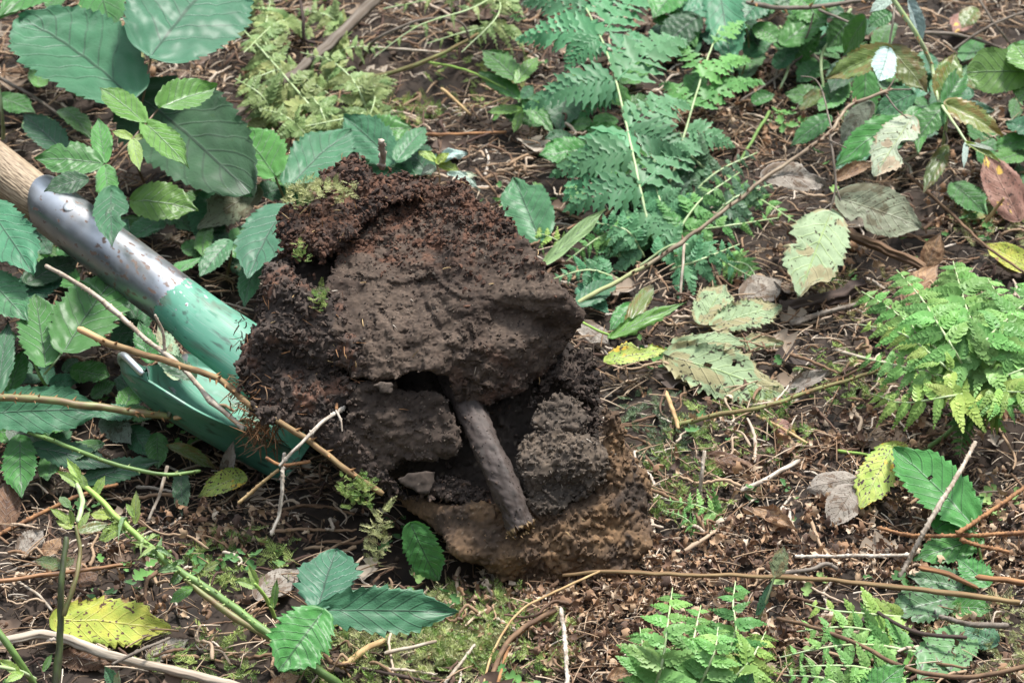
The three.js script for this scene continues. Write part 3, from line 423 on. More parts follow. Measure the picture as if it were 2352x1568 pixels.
  const s0 = at(108, 470, 0.127), along = nk.clone().sub(s0).length(), sAx = nk.clone().sub(s0).normalize(), sS = sAx.clone().cross(V3(0, 1, 0)).normalize(), sU = sS.clone().cross(sAx).normalize();
  const bladeDir = V3(0.83, -0.34, 0.42).normalize();
  const pos = [], uv = [], idx = [], m = 70, sg = 40, ARC = Math.PI * 1.62;
  for (let layer = 0; layer < 2; layer++) for (let i = 0; i <= m; i++) for (let j = 0; j <= sg; j++) {
    const t = i / m, q = j / sg, flat = sst(0.62, 1, t), flare = sst(0.5, 1, t), c = s0.clone().addScaledVector(sAx, along * Math.min(t, 0.78) / 0.78);
    if (t > 0.78) c.addScaledVector(bladeDir, (t - 0.78) * 0.6).addScaledVector(V3(0, 1, 0), -0.012 * sst(0.78, 1, t));
    const arc = lerp(ARC, Math.PI * 1.02, flat), an = Math.PI / 2 + (q - 0.5) * arc, rX = lerp(0.0235, 0.038, flare ** 2), rY = lerp(0.0235, 0.019, flare), off = layer ? 0.0022 : 0;
    const start = i === 0 ? 0.012 * Math.cos((q - 0.5) * Math.PI * 2) : 0;
    const p = c.clone().addScaledVector(sS, Math.cos(an) * (rX - off)).addScaledVector(sU, Math.sin(an) * (rY - off) - 0.004 * flat).addScaledVector(sAx, -start); pos.push(p.x, p.y, p.z); uv.push(t, q);
  }
  const LN = (m + 1) * (sg + 1); for (let layer = 0; layer < 2; layer++) for (let i = 0; i < m; i++) for (let j = 0; j < sg; j++) { const k = layer * LN + i * (sg + 1) + j; layer ? idx.push(k, k + sg + 1, k + 1, k + 1, k + sg + 1, k + sg + 2) : idx.push(k, k + 1, k + sg + 1, k + 1, k + sg + 2, k + sg + 1); }
  for (let j = 0; j < sg; j++) { const k = j; idx.push(k, k + LN, k + 1, k + 1, k + LN, k + LN + 1); } for (let i = 0; i < m; i++) for (const j of [0, sg]) { const k = i * (sg + 1) + j; idx.push(k, k + sg + 1, k + LN, k + sg + 1, k + LN + sg + 1, k + LN); }
  const socket = part('socket', geoFrom(pos, idx, null, uv), steel, spade);
  const rv = new THREE.SphereGeometry(0.0055, 16, 10); rv.scale(1, 0.3, 1); rv.applyQuaternion(new THREE.Quaternion().setFromUnitVectors(V3(0, 1, 0), sU.clone().addScaledVector(sS, 0.3).normalize())); const rp = s0.clone().addScaledVector(sAx, 0.035).addScaledVector(sU, 0.0222).addScaledVector(sS, 0.007); rv.translate(rp.x, rp.y, rp.z);
  part('rivet', rv, new THREE.MeshStandardMaterial({ color: RGB([0.5, 0.52, 0.54]), metalness: 0.85, roughness: 0.5 }), socket);

  // dished blade
  const corner = at(256, 818, 0.115), ctr = at(440, 860, 0.05), bx = bladeDir.clone(), hw = ctr.clone().sub(corner); hw.addScaledVector(bx, -hw.dot(bx)); const bw = hw.clone().normalize(), bn = bw.clone().cross(bx).normalize(); if (bn.y < 0) bn.multiplyScalar(-1);
  const W = 0.19, LEN = 0.15, bp = [], bi = [], bu = [], p1 = 60, p2 = 40;
  for (let layer = 0; layer < 2; layer++) for (let i = 0; i <= p1; i++) for (let j = 0; j <= p2; j++) {
    const u = i / p1, v = j / p2, s = v * 2 - 1, dish = 0.032 * (1 - Math.abs(s) ** 2.6) * sst(-0.3, 0.25, u), tip = 1 - 0.75 * Math.pow(sst(0.35, 1.05, u), 1.3), half = (s * W / 2) * tip + W / 2;
    const round = 0.03 * (1 - Math.sqrt(clamp(1 - (Math.max(0, Math.abs(s) - 0.75) / 0.25) ** 2))) * (1 - u);
    const roll = 0.007 * sst(0.06, 0, u);
    const p = corner.clone().addScaledVector(bx, u * LEN + round).addScaledVector(bw, half).addScaledVector(bn, -dish + roll - (layer ? 0.0025 : 0)); bp.push(p.x, p.y, p.z); bu.push(0.66 + 0.33 * u, v);
  }
  const BN = (p1 + 1) * (p2 + 1); for (let layer = 0; layer < 2; layer++) for (let i = 0; i < p1; i++) for (let j = 0; j < p2; j++) { const k = layer * BN + i * (p2 + 1) + j; layer ? bi.push(k, k + p2 + 1, k + 1, k + 1, k + p2 + 1, k + p2 + 2) : bi.push(k, k + 1, k + p2 + 1, k + 1, k + p2 + 2, k + p2 + 1); }
  for (const [i0, i1, di, j0, j1] of [[0, p1, 1, 0, 0], [0, p1, 1, p2, p2]]) for (let i = i0; i < i1; i++) { const k = i * (p2 + 1) + j0; bi.push(k, k + p2 + 1, k + BN, k + p2 + 1, k + BN + p2 + 1, k + BN); }
  for (const i of [0, p1]) for (let j = 0; j < p2; j++) { const k = i * (p2 + 1) + j; bi.push(k, k + 1, k + BN, k + 1, k + BN + 1, k + BN); }
  const blade = part('blade', geoFrom(bp, bi, null, bu), steel, spade);
  const lip = tube([corner.clone().addScaledVector(bx, 0.03).addScaledVector(bn, 0.001), corner.clone().addScaledVector(bx, 0.006).addScaledVector(bw, 0.008).addScaledVector(bn, 0.004), corner.clone().addScaledVector(bw, 0.03).addScaledVector(bn, -0.006), corner.clone().addScaledVector(bw, 0.06).addScaledVector(bn, -0.014)], 0.003, 0.003, { seg: 8, wobble: 0, bark: 'white' });
  part('tread', lip, new THREE.MeshStandardMaterial({ color: RGB([0.6, 0.63, 0.64]), metalness: 0.8, roughness: 0.35 }), blade);
}
// ---------------------------------------------------------------- ferns
const FERN = { blue: [[0.035, 0.16, 0.05], [0.1, 0.31, 0.13]], green: [[0.06, 0.21, 0.04], [0.13, 0.33, 0.07]], fresh: [[0.1, 0.3, 0.045], [0.22, 0.46, 0.12]], pale: [[0.14, 0.24, 0.06], [0.3, 0.4, 0.14]], yellow: [[0.18, 0.35, 0.055], [0.32, 0.48, 0.1]], dark: [[0.03, 0.1, 0.04], [0.06, 0.16, 0.06]] };
function pinnaGeo(B, T, wq, o = {}) {
  const [c0, c1] = FERN[o.tone ?? 'green'], X = T.clone().sub(B), len = X.length(); X.normalize(); let N = V3(...(o.n ?? [0, 0.75, 0.55])).normalize();
  const Z = X.clone().cross(N).normalize(); N = Z.clone().cross(X).normalize();
  const f = Math.sqrt(Math.max(0.2, 1 - Z.dot(FWD) ** 2)), depth = B.clone().sub(EYE).dot(FWD), W = wq * S * (depth / DIST) / f / 2, np = o.pairs ?? 10, pos = [], col = [], idx = [], sd = rr(0, 99), droop = (o.droop ?? 0.1) * len, ns = o.steps ?? 10, lob = o.lobes ?? 4;
  const P = (x, z, y) => B.clone().addScaledVector(X, x).addScaledVector(Z, z).addScaledVector(N, y);
  const push = (p, c) => { pos.push(p.x, p.y, p.z); col.push(...c); return pos.length / 3 - 1; };
  const axisY = (x) => droop * (Math.sin(Math.PI * Math.min(1, x / len)) * 0.5 - (x / len) ** 2 * 0.7);
  const tv = rr(0.62, 1.25), tint = mixc(c0, c1, rnd()).map((x, i) => x * tv * (i === 0 ? rr(0.85, 1.35) : 1));
  for (let k = 0; k < np * 2 + 1; k++) {
    const side = k % 2 ? 1 : -1, last = k === np * 2, u = last ? 0.93 : (Math.floor(k / 2) + 0.3 + (side > 0 ? 0.3 : 0)) / np * 0.94, prof = Math.pow(1 - u, 0.8) * (u < 0.15 ? 0.75 + u * 1.7 : 1), l = last ? len * 0.09 : W * 1.08 * prof * rr(0.85, 1.1) + len * 0.02;
    const an = last ? 0 : (o.angle ?? 1.0) * rr(0.88, 1.12) * (1 - 0.25 * u), wd = last ? l * 0.35 : Math.min(len / np * (o.fat ?? 0.62) * (0.6 + 0.4 * prof), l * 0.42), x0 = u * len, fl = o.flat ? 0.3 : 1, tw = rr(-0.35, 0.35) * fl, sag = rr(-0.1, 0.35) * fl, cc = mixc(mixc(c0, c1, rnd()), tint, 0.7); let prev = null;
    for (let i = 0; i <= ns; i++) {
      const t = i / ns, env = Math.pow(Math.sin(Math.PI * Math.min(1, 0.08 + t * 0.92) ** 0.75), 0.7), w = wd * env * (1 + (o.lobe ?? 0.32) * Math.cos(t * lob * Math.PI * 2)) * (i === ns ? 0.1 : 1), cx = x0 + Math.cos(an) * l * t, cz = side * Math.sin(an) * l * t;
      const dx = -Math.sin(an) * w, dz = side * Math.cos(an) * w, y = axisY(cx) - sag * l * t * t, up = w * 0.3, m = clamp(0.5 + noise(cx * 300, cz * 300, sd)), c = mixc(cc, [cc[0] * 1.25, cc[1] * 1.12, cc[2] * 1.3], m), rib = mixc(cc, [cc[0] * 0.7, cc[1] * 0.75, cc[2] * 0.7], 0.6);
      const sp = o.spots && rnd() < o.spots ? [0.05, 0.025, 0.02] : null;
      const a = push(P(cx + dx, cz + dz, y + up + tw * w), sp ?? c), b = push(P(cx, cz, y), rib), d = push(P(cx - dx, cz - dz, y + up - tw * w), c);
      if (prev) { const [e, g, h] = prev; side > 0 ? idx.push(e, g, a, g, b, a, g, h, b, h, d, b) : idx.push(e, a, g, g, a, b, g, b, h, h, b, d); } prev = [a, b, d];
    }
  }
  { const r = Math.max(0.00045, len * 0.006); let prev = null; for (let i = 0; i <= 8; i++) { const x = i / 8 * len * 0.97, y = axisY(x), rr_ = r * (1 - 0.6 * i / 8), cur = [push(P(x, rr_, y), c1), push(P(x, 0, y + rr_ * 1.4), c1), push(P(x, -rr_, y), c1)]; if (prev) for (let q = 0; q < 2; q++) idx.push(prev[q], cur[q], prev[q + 1], prev[q + 1], cur[q], cur[q + 1]); prev = cur; } }
  return geoFrom(pos, idx, col);
}
const pinna = (parent, b, t, w, o) => part('pinna', pinnaGeo(b.isVector3 ? b : A(b), t.isVector3 ? t : A(t), w, o), fernMat, parent);
// a frond: a stalk along rows, with pinnae in pairs; len in grid units
function frond(parent, rows, o) {
  const pts = rows.map(A), curve = new THREE.CatmullRomCurve3(pts, false, 'centripetal');
  part('rachis', tube(pts, (o.r ?? 4) * Q, (o.r ?? 4) * 0.4 * Q, { bark: o.bark ?? 'paleGreen', wobble: 0.1, step: 0.004 }), stemMat, parent);
  const view = V3(...(o.n ?? [0, 0.75, 0.55])).normalize();
  for (let k = 0; k < o.pairs; k++) for (const s of o.sides ?? [-1, 1]) {
    const u = (o.from ?? 0.1) + (1 - (o.from ?? 0.1)) * (k + (s > 0 ? 0.3 : 0)) / o.pairs, b = curve.getPointAt(clamp(u)), tan = curve.getTangentAt(clamp(u)), side = tan.clone().cross(view).normalize().multiplyScalar(s);
    const an = (o.angle ?? 1.1) * rr(0.78, 1.2), l = o.len * Q * Math.pow(1 - 0.93 * (u - (o.from ?? 0.1)) / (1 - (o.from ?? 0.1)), o.pow ?? 0.8) * rr(0.75, 1.15);
    const d = tan.clone().multiplyScalar(Math.cos(an)).addScaledVector(side, Math.sin(an)).addScaledVector(V3(0, -1, 0), (o.hang ?? 0.15) * rr(-0.4, 2));
    const t = b.clone().addScaledVector(d, l); const g = soilHeight(t.x, t.z) + 0.004; if (t.y < g) t.y = g;
    pinna(parent, b, t, (o.w ?? 0.4) * l / Q, { tone: o.tone, n: [(o.n ?? [0, 0.75, 0.55])[0] + rr(-0.4, 0.4), (o.n ?? [0, 0.75, 0.55])[1] + rr(-0.2, 0.2), (o.n ?? [0, 0.75, 0.55])[2] + rr(-0.35, 0.35)], droop: rr(0, 0.35), pairs: Math.max(5, Math.round((o.pp ?? 10) * (0.5 + 0.5 * l / (o.len * Q)))), ...o.pin });
  }
}
{ // the broad bluish fern behind the clod
  const t = thing('fern', 'large bluish green lacy fern arching behind the clod', 'fern', at(1490, 520, 0));
  const rb = { tone: 'blue', pairs: 9, lobes: 3, lobe: 0.38, fat: 0.52, steps: 14, droop: 0.22, angle: 1.0 };
  stem(t, [[1490, 520, 0.03], [1470, 430, 0.055], [1442, 301, 0.08], [1414, 182, 0.1], [1379, 84, 0.105], [1325, -20, 0.1]], 4, 2.4, { bark: 'paleGreen' }, 'rachis');
  for (const [b, e, w, o] of [
    [[1470, 430, 0.055], [1300, 470, 0.05], 120], [[1470, 430, 0.055], [1640, 300, 0.05], 125], [[1452, 345, 0.075], [1262, 392, 0.06], 120, { pairs: 10 }], [[1442, 301, 0.08], [1300, 440, 0.05], 135, { pairs: 10 }], [[1442, 301, 0.08], [1585, 345, 0.07], 120], [[1440, 295, 0.08], [1600, 215, 0.075], 125, { pairs: 10 }],
    [[1414, 182, 0.1], [1208, 232, 0.09], 120, { pairs: 11 }], [[1414, 182, 0.1], [1330, 265, 0.07], 90], [[1416, 185, 0.1], [1600, 58, 0.1], 130, { pairs: 11 }], [[1400, 140, 0.1], [1490, 60, 0.1], 90], [[1379, 84, 0.105], [1180, 75, 0.1], 120, { pairs: 11 }], [[1379, 84, 0.105], [1300, 150, 0.09], 95], [[1379, 84, 0.105], [1500, -30, 0.1], 120], [[1350, 30, 0.1], [1190, -10, 0.1], 100], [[1350, 30, 0.1], [1440, -40, 0.1], 90],
    [[1485, 500, 0.03], [1370, 590, 0.02], 110], [[1485, 500, 0.03], [1620, 470, 0.03], 110], [[1480, 470, 0.04], [1560, 600, 0.015], 100],
  ]) pinna(t, b, e, w * 1.2, { ...rb, ...o });
}
{
  const t = thing('fern', 'bluish fern frond spreading right of the large fern towards the bramble leaves', 'fern', at(1560, 380, 0));
  const rb = { tone: 'blue', pairs: 8, lobes: 3, lobe: 0.38, fat: 0.52, steps: 14, droop: 0.2, angle: 1.0 };
  stem(t, [[1540, 420, 0.02], [1575, 300, 0.05], [1620, 150, 0.085], [1655, 60, 0.09]], 4, 2, { bark: 'paleGreen' }, 'rachis');
  for (const [b, e, w] of [[[1575, 300, 0.05], [1690, 330, 0.04], 95], [[1590, 250, 0.06], [1770, 165, 0.06], 85], [[1590, 255, 0.06], [1510, 170, 0.06], 80], [[1610, 180, 0.08], [1740, 118, 0.075], 80], [[1615, 170, 0.08], [1540, 90, 0.08], 75], [[1640, 100, 0.09], [1735, 40, 0.08], 60]]) pinna(t, b, e, w, { ...rb, tone: rnd() < 0.4 ? 'green' : 'blue' });
}
{
  const t = thing('fern', 'low dark green fern mass below the thorny cane, right of the clod top', 'fern', at(1560, 600, 0));
  for (const [rows, len, tone] of [[[[1520, 600, 0.01], [1600, 470, 0.045], [1700, 395, 0.05]], 120, 'green'], [[[1470, 610, 0.01], [1560, 560, 0.03], [1735, 640, 0.015]], 95, 'blue'], [[[1500, 540, 0.01], [1660, 520, 0.04], [1790, 500, 0.03]], 90, 'green'], [[[1430, 600, 0.01], [1400, 540, 0.03], [1300, 600, 0.015]], 80, 'green'], [[[1560, 480, 0.01], [1640, 400, 0.035], [1740, 350, 0.04]], 90, 'dark'], [[[1480, 590, 0.01], [1440, 530, 0.04], [1360, 510, 0.04]], 100, 'blue'], [[[1540, 620, 0.01], [1600, 600, 0.03], [1700, 560, 0.03]], 100, 'blue'], [[[1420, 640, 0.01], [1350, 620, 0.025], [1270, 640, 0.02]], 80, 'blue'], [[[1560, 560, 0.01], [1520, 470, 0.045], [1500, 400, 0.05]], 110, 'blue'], [[[1600, 540, 0.01], [1680, 460, 0.04], [1780, 420, 0.035]], 100, 'dark'], [[[1640, 600, 0.008], [1720, 610, 0.02], [1740, 650, 0.012]], 70, 'fresh'], [[[1640, 470, 0.01], [1720, 450, 0.03], [1830, 510, 0.03]], 70, 'fresh'], [[[1660, 420, 0.01], [1590, 360, 0.04], [1560, 300, 0.04]], 100, 'dark']])
    frond(t, rows, { pairs: 7, len, tone, w: 0.5, pp: 8, hang: 0.2, from: 0.15 });
}
{ // pale bracken at the back left
  const t = thing('fern', 'pale yellowish fern with narrow leaflets behind the fallen branch', 'fern', at(700, 200, 0));
  for (const [rows, len] of [[[[780, 330, 0.005], [700, 230, 0.035], [560, 70, 0.05], [500, 10, 0.05]], 130], [[[850, 280, 0.005], [820, 200, 0.04], [760, 140, 0.05], [690, 120, 0.05]], 110], [[[760, 330, 0.005], [740, 260, 0.03], [690, 190, 0.035]], 90], [[[640, 190, 0.01], [610, 100, 0.04], [620, 0, 0.05]], 110], [[[880, 240, 0.005], [800, 270, 0.03], [700, 290, 0.03]], 90], [[[800, 100, 0.01], [760, 40, 0.05], [680, 20, 0.05]], 110], [[[760, 220, 0.01], [660, 160, 0.04], [580, 180, 0.04]], 90], [[[840, 180, 0.01], [860, 230, 0.03], [840, 290, 0.015]], 90], [[[700, 60, 0.01], [640, 50, 0.045], [560, 120, 0.05]], 120], [[[900, 330, 0.005], [850, 290, 0.03], [780, 310, 0.02]], 80], [[[720, 330, 0.005], [660, 270, 0.035], [600, 250, 0.035]], 100], [[[560, 30, 0.01], [600, -20, 0.05], [680, -60, 0.06]], 120], [[[640, 290, 0.005], [600, 220, 0.04], [540, 180, 0.05]], 110], [[[740, 160, 0.01], [800, 110, 0.05], [880, 110, 0.04]], 90]])
    frond(t, rows, { pairs: 10, len, tone: 'pale', w: 0.42, pp: 9, hang: 0.25, bark: 'paleGreen', pin: { lobe: 0.1, fat: 0.75, steps: 6 } });
}
{
  const t = thing('fern', 'pale fern with round lobed leaflets hanging over the dark hollow at the back', 'fern', at(1000, 10, 0));
  for (const [rows, len] of [[[[1200, -60, 0.05], [1080, 20, 0.09], [960, 60, 0.085], [860, 130, 0.06]], 105], [[[1150, -70, 0.05], [1020, -10, 0.09], [880, 20, 0.08]], 120], [[[1180, 60, 0.02], [1080, 70, 0.06], [980, 100, 0.05]], 90], [[[1120, -40, 0.04], [1140, 40, 0.08], [1060, 120, 0.06]], 80]])
    frond(t, rows, { pairs: 9, len, tone: 'pale', w: 0.42, pp: 7, hang: 0.5, pin: { lobe: 0.08, fat: 0.85, steps: 6, tone: 'pale' } });
}
{ // bright fern at the right edge
  const t = thing('fern', 'bright fresh green fern with dark specks at the right edge', 'fern', at(2200, 985, 0));
  stem(t, [[2100, 1050, 0.004], [2195, 976, 0.02], [2235, 880, 0.05]], 7, 4, { bark: 'green' }, 'stalk');
  const F = { tone: 'fresh', pairs: 11, len: 125, w: 0.5, pp: 9, hang: 0.18, from: 0.08, pow: 0.6, pin: { spots: 0.03, fat: 0.95, lobe: 0.18, angle: 0.85, flat: true } };
  frond(t, [[2235, 900, 0.04], [2245, 790, 0.08], [2215, 690, 0.1], [2190, 600, 0.1]], { ...F, len: 165 });
  frond(t, [[2240, 880, 0.05], [2150, 800, 0.1], [2060, 720, 0.1], [1980, 670, 0.085]], { ...F, len: 130 });
  frond(t, [[2240, 890, 0.05], [2150, 860, 0.09], [2040, 835, 0.08], [1975, 820, 0.07]], { ...F, len: 110 });
  frond(t, [[2240, 900, 0.05], [2180, 910, 0.085], [2080, 925, 0.07], [2005, 905, 0.05]], { ...F, tone: 'yellow', len: 115 });
  frond(t, [[2240, 890, 0.05], [2290, 820, 0.1], [2310, 720, 0.11], [2270, 640, 0.11]], { ...F, len: 150 });
  frond(t, [[2245, 900, 0.05], [2320, 860, 0.09], [2400, 830, 0.09], [2480, 820, 0.08]], { ...F, len: 120 });
  frond(t, [[2245, 905, 0.05], [2310, 930, 0.08], [2390, 930, 0.07]], { ...F, len: 90 });
  frond(t, [[2240, 905, 0.045], [2270, 940, 0.06], [2295, 985, 0.03]], { ...F, tone: 'yellow', len: 60 });
  frond(t, [[2240, 890, 0.05], [2190, 800, 0.11], [2120, 690, 0.115], [2060, 620, 0.1]], { ...F, len: 120 }); frond(t, [[2240, 880, 0.05], [2260, 790, 0.11], [2350, 700, 0.11], [2400, 640, 0.1]], { ...F, len: 130 }); frond(t, [[2240, 895, 0.05], [2170, 840, 0.1], [2080, 770, 0.1], [1975, 745, 0.08]], { ...F, tone: 'yellow', len: 90 }); frond(t, [[2245, 900, 0.05], [2340, 900, 0.09], [2420, 900, 0.08]], { ...F, tone: 'yellow', len: 110 });
  frond(t, [[2235, 930, 0.03], [2215, 980, 0.03], [2205, 1050, 0.008]], { ...F, tone: 'green', len: 60 });
}
{
  const t = thing('fern', 'fresh green fern fronds standing in the bottom right litter', 'fern', at(1540, 1560, 0));
  const F = { tone: 'fresh', pairs: 6, w: 0.6, pp: 7, hang: 0.15, from: 0.1, pow: 0.6, pin: { fat: 1.0, lobes: 3, lobe: 0.2, angle: 0.8, flat: true } };
  frond(t, [[1500, 1590, 0.01], [1522, 1520, 0.04], [1533, 1440, 0.06], [1545, 1350, 0.06]], { ...F, len: 110 });
  frond(t, [[1640, 1560, 0.01], [1690, 1450, 0.04], [1684, 1390, 0.05], [1690, 1335, 0.05]], { ...F, len: 90, tone: 'green' });
  frond(t, [[1600, 1590, 0.01], [1640, 1500, 0.04], [1650, 1440, 0.045]], { ...F, len: 105 }); frond(t, [[1560, 1580, 0.01], [1590, 1480, 0.04], [1610, 1390, 0.045]], { ...F, len: 95 }); frond(t, [[1480, 1590, 0.01], [1480, 1520, 0.03], [1470, 1440, 0.035]], { ...F, len: 80 }); frond(t, [[1650, 1590, 0.01], [1720, 1520, 0.03], [1760, 1450, 0.03]], { ...F, len: 95, tone: 'yellow' });
}
{
  const t = thing('fern', 'dark speckled fern lying flat in the litter near the bottom right corner', 'fern', at(1900, 1545, 0));
  const F = { tone: 'fresh', pairs: 6, w: 0.6, pp: 7, hang: 0.1, from: 0.05, pow: 0.6, pin: { fat: 1.0, lobes: 3, lobe: 0.2, spots: 0.06, angle: 0.8, flat: true } };
  frond(t, [[2120, 1500, 0.01], [1990, 1480, 0.025], [1880, 1490, 0.03], [1790, 1510, 0.02]], { ...F, len: 85 });
  frond(t, [[2090, 1420, 0.01], [2000, 1410, 0.03], [1900, 1400, 0.03], [1850, 1385, 0.025]], { ...F, len: 90, tone: 'yellow' }); frond(t, [[2080, 1560, 0.01], [1960, 1530, 0.03], [1840, 1530, 0.03]], { ...F, len: 95 }); frond(t, [[2060, 1460, 0.01], [1940, 1440, 0.03], [1830, 1450, 0.025]], { ...F, len: 85 });
  frond(t, [[1960, 1600, 0.01], [1900, 1560, 0.025], [1800, 1550, 0.02]], { ...F, len: 70 });
}
for (const [x, y, w, lab, tone] of [[1590, 1165, 130, 'small bright fern sprig in the litter just right of the clod foot', 'fresh'], [1560, 1190, 70, 'tiny fern tip touching the right side of the clod base', 'green'], [1245, 545, 110, 'bright bracken tip beside the long grass blade right of the clod', 'yellow']]) {
  const t = thing('fern_sprig', lab, 'fern sprig', at(x + w * 0.6, y + 30, 0));
  frond(t, [[x + w * 0.6, y + 30, 0.004], [x + w * 0.2, y, 0.02], [x - w * 0.5, y - 18, 0.015]], { pairs: 6, len: w * 0.5, tone, w: 0.42, pp: 6, hang: 0.1, r: 2.5 });
}

// ---------------------------------------------------------------- brambles at the left
{
  const t = thing('bramble', 'big bramble with broad dark ribbed leaves in the top left corner', 'bramble', at(300, 400, 0));
  stem(t, [[330, 420, 0.03], [300, 330, 0.08], [330, 215, 0.14], [348, 120, 0.17]], 4, 3, { bark: 'brown' });
  leaves(t, [
    [[300, 225, 0.14], [36, 22, 0.15], 225, 'blue', { n: [0.15, 0.72, 0.6], a: 0.42, b: 0.5, curl: 0.16, point: 0.3, serr: 0.09, teeth: 20 }],
    [[345, 132, 0.17], [520, -85, 0.19], 290, 'blue', { n: [0.1, 0.7, 0.65], a: 0.45, b: 0.55, point: 0.3, serr: 0.08, teeth: 20 }],
    [[215, -70, 0.13], [262, 92, 0.12], 125, 'mid', { n: [0, 0.8, 0.5] }],
    [[160, -70, 0.12], [-10, 40, 0.12], 120, 'mid', {}],
    [[318, 225, 0.11], [572, 432, 0.1], 250, 'dark', { n: [-0.1, 0.85, 0.45], a: 0.4, b: 0.5, curl: 0.14, point: 0.2, serr: 0.08, teeth: 20 }],
    [[150, 355, 0.09], [50, 258, 0.1], 82, 'dark', {}],
  ]);
}
{
  const t = thing('bramble_shoot', 'young bramble shoot with small bright shiny leaves above the spade socket', 'bramble shoot', at(225, 520, 0));
  stem(t, [[235, 520, 0.06], [225, 440, 0.12], [259, 371, 0.165], [304, 318, 0.18], [362, 252, 0.19]], 4, 2.6, { bark: 'brown' });
  const g = { teeth: 11, serr: 0.09, a: 0.62, b: 0.8 };
  leaves(t, [
    [[330, 282, 0.185], [226, 195, 0.19], 68, 'bright', g], [[362, 252, 0.19], [497, 200, 0.19], 92, 'bright', { ...g, fold: 0.5, n: [0.2, 0.8, 0.3] }], [[334, 284, 0.185], [432, 381, 0.18], 74, 'bright', { ...g, corr: 0.08 }],
    [[303, 318, 0.18], [256, 300, 0.185], 22, 'lime', g], [[305, 318, 0.18], [338, 313, 0.185], 20, 'lime', g], [[304, 322, 0.18], [320, 390, 0.18], 36, 'lime', g],
    [[230, 375, 0.165], [78, 362, 0.17], 86, 'green', g], [[240, 370, 0.165], [224, 268, 0.18], 54, 'green', g], [[241, 385, 0.165], [257, 490, 0.16], 62, 'green', { ...g, n: [-0.1, 0.7, 0.6] }],
    [[306, 462, 0.13], [454, 478, 0.13], 102, 'bright', { ...g, corr: 0.07, curl: 0.2 }], [[254, 438, 0.168], [256, 562, 0.158], 88, 'dark', g], [[198, 412, 0.172], [100, 438, 0.168], 58, 'dark', g], [[290, 470, 0.165], [240, 500, 0.165], 40, 'dark', g],
  ]);
  stem(t, [[228, 440, 0.12], [270, 445, 0.125], [306, 462, 0.13]], 2.5, 2, { bark: 'brown' }, 'leaf_stalk');
}
{
  const t = thing('bramble', 'bramble with rounded bluish leaves between the fallen branch and the clod', 'bramble', at(650, 560, 0));
  stem(t, [[690, 520, 0.02], [650, 450, 0.06], [632, 405, 0.09]], 4, 3, { bark: 'greenBrown' }); stem(t, [[520, 640, 0.01], [530, 580, 0.05], [527, 555, 0.06]], 4, 3, { bark: 'greenBrown' });
  const g = { a: 0.5, b: 0.6, teeth: 13 };
  leaves(t, [
    [[632, 405, 0.09], [545, 290, 0.1], 135, 'mid', { ...g, n: [0.1, 0.7, 0.65] }], [[668, 425, 0.075], [808, 292, 0.08], 135, 'blue', g], [[654, 478, 0.075], [566, 632, 0.07], 138, 'blue', { ...g, n: [-0.1, 0.7, 0.6] }],
    [[592, 436, 0.07], [452, 525, 0.05], 95, 'slate', { ...g, bites: [[0.8, 1, 0.5, 0.1]] }], [[600, 450, 0.06], [650, 430, 0.06], 70, 'dark', g], [[524, 556, 0.06], [458, 634, 0.05], 62, 'blue', g], [[585, 600, 0.045], [560, 700, 0.04], 60, 'blue', g], [[905, 372, 0.03], [788, 262, 0.05], 105, 'blue', { ...g, n: [0, 0.7, 0.7] }], [[912, 368, 0.04], [978, 288, 0.05], 60, 'blue', g], [[985, 400, 0.02], [925, 330, 0.03], 90, 'dark', g], [[700, 470, 0.05], [625, 400, 0.05], 80, 'mid', g], [[500, 440, 0.06], [460, 560, 0.03], 110, 'dark', g],
  ]);
}
{
  const t = thing('bramble', 'bramble with pale dusty blue leaves along the left edge below the shaft', 'bramble', at(20, 760, 0));
  stem(t, [[-40, 800, 0.02], [-20, 700, 0.07], [-15, 560, 0.12]], 4, 3, { bark: 'green' });
  leaves(t, [[[-30, 475, 0.13], [75, 625, 0.12], 130, 'blue', { a: 0.45, b: 0.5 }], [[60, 650, 0.08], [185, 590, 0.08], 80, 'dark', {}], [[-30, 640, 0.1], [62, 735, 0.09], 110, 'blue', {}], [[30, 690, 0.07], [150, 625, 0.075], 85, 'blue', {}], [[-5, 900, 0.06], [18, 735, 0.08], 66, 'blue', {}]]);
}
{
  const t = thing('bramble', 'bramble with sunlit green serrated leaves left of the spade blade', 'bramble', at(150, 900, 0));
  stem(t, [[130, 930, 0.02], [90, 860, 0.06], [60, 800, 0.07], [42, 790, 0.07]], 4.5, 3, { bark: 'green' }); stem(t, [[100, 860, 0.06], [128, 828, 0.08], [150, 800, 0.085]], 3, 2, { bark: 'paleGreen' }, 'leaf_stalk');
  leaves(t, [[[148, 806, 0.085], [272, 618, 0.095], 170, 'mid', { n: [0, 0.68, 0.68], a: 0.5, b: 0.62, serr: 0.16 }], [[104, 838, 0.075], [80, 672, 0.09], 118, 'green', { n: [0.1, 0.6, 0.7], a: 0.5, b: 0.6, serr: 0.15 }], [[300, 790, 0.04], [335, 640, 0.07], 80, 'blue', {}], [[260, 770, 0.05], [345, 760, 0.06], 70, 'dark', {}], [[20, 900, 0.04], [55, 800, 0.06], 60, 'mid', {}], [[405, 868, 0.085], [362, 745, 0.115], 62, 'under', {}], [[345, 830, 0.1], [318, 735, 0.12], 60, 'mid', {}], [[445, 868, 0.098], [350, 812, 0.112], 52, 'dark', {}]]);
}
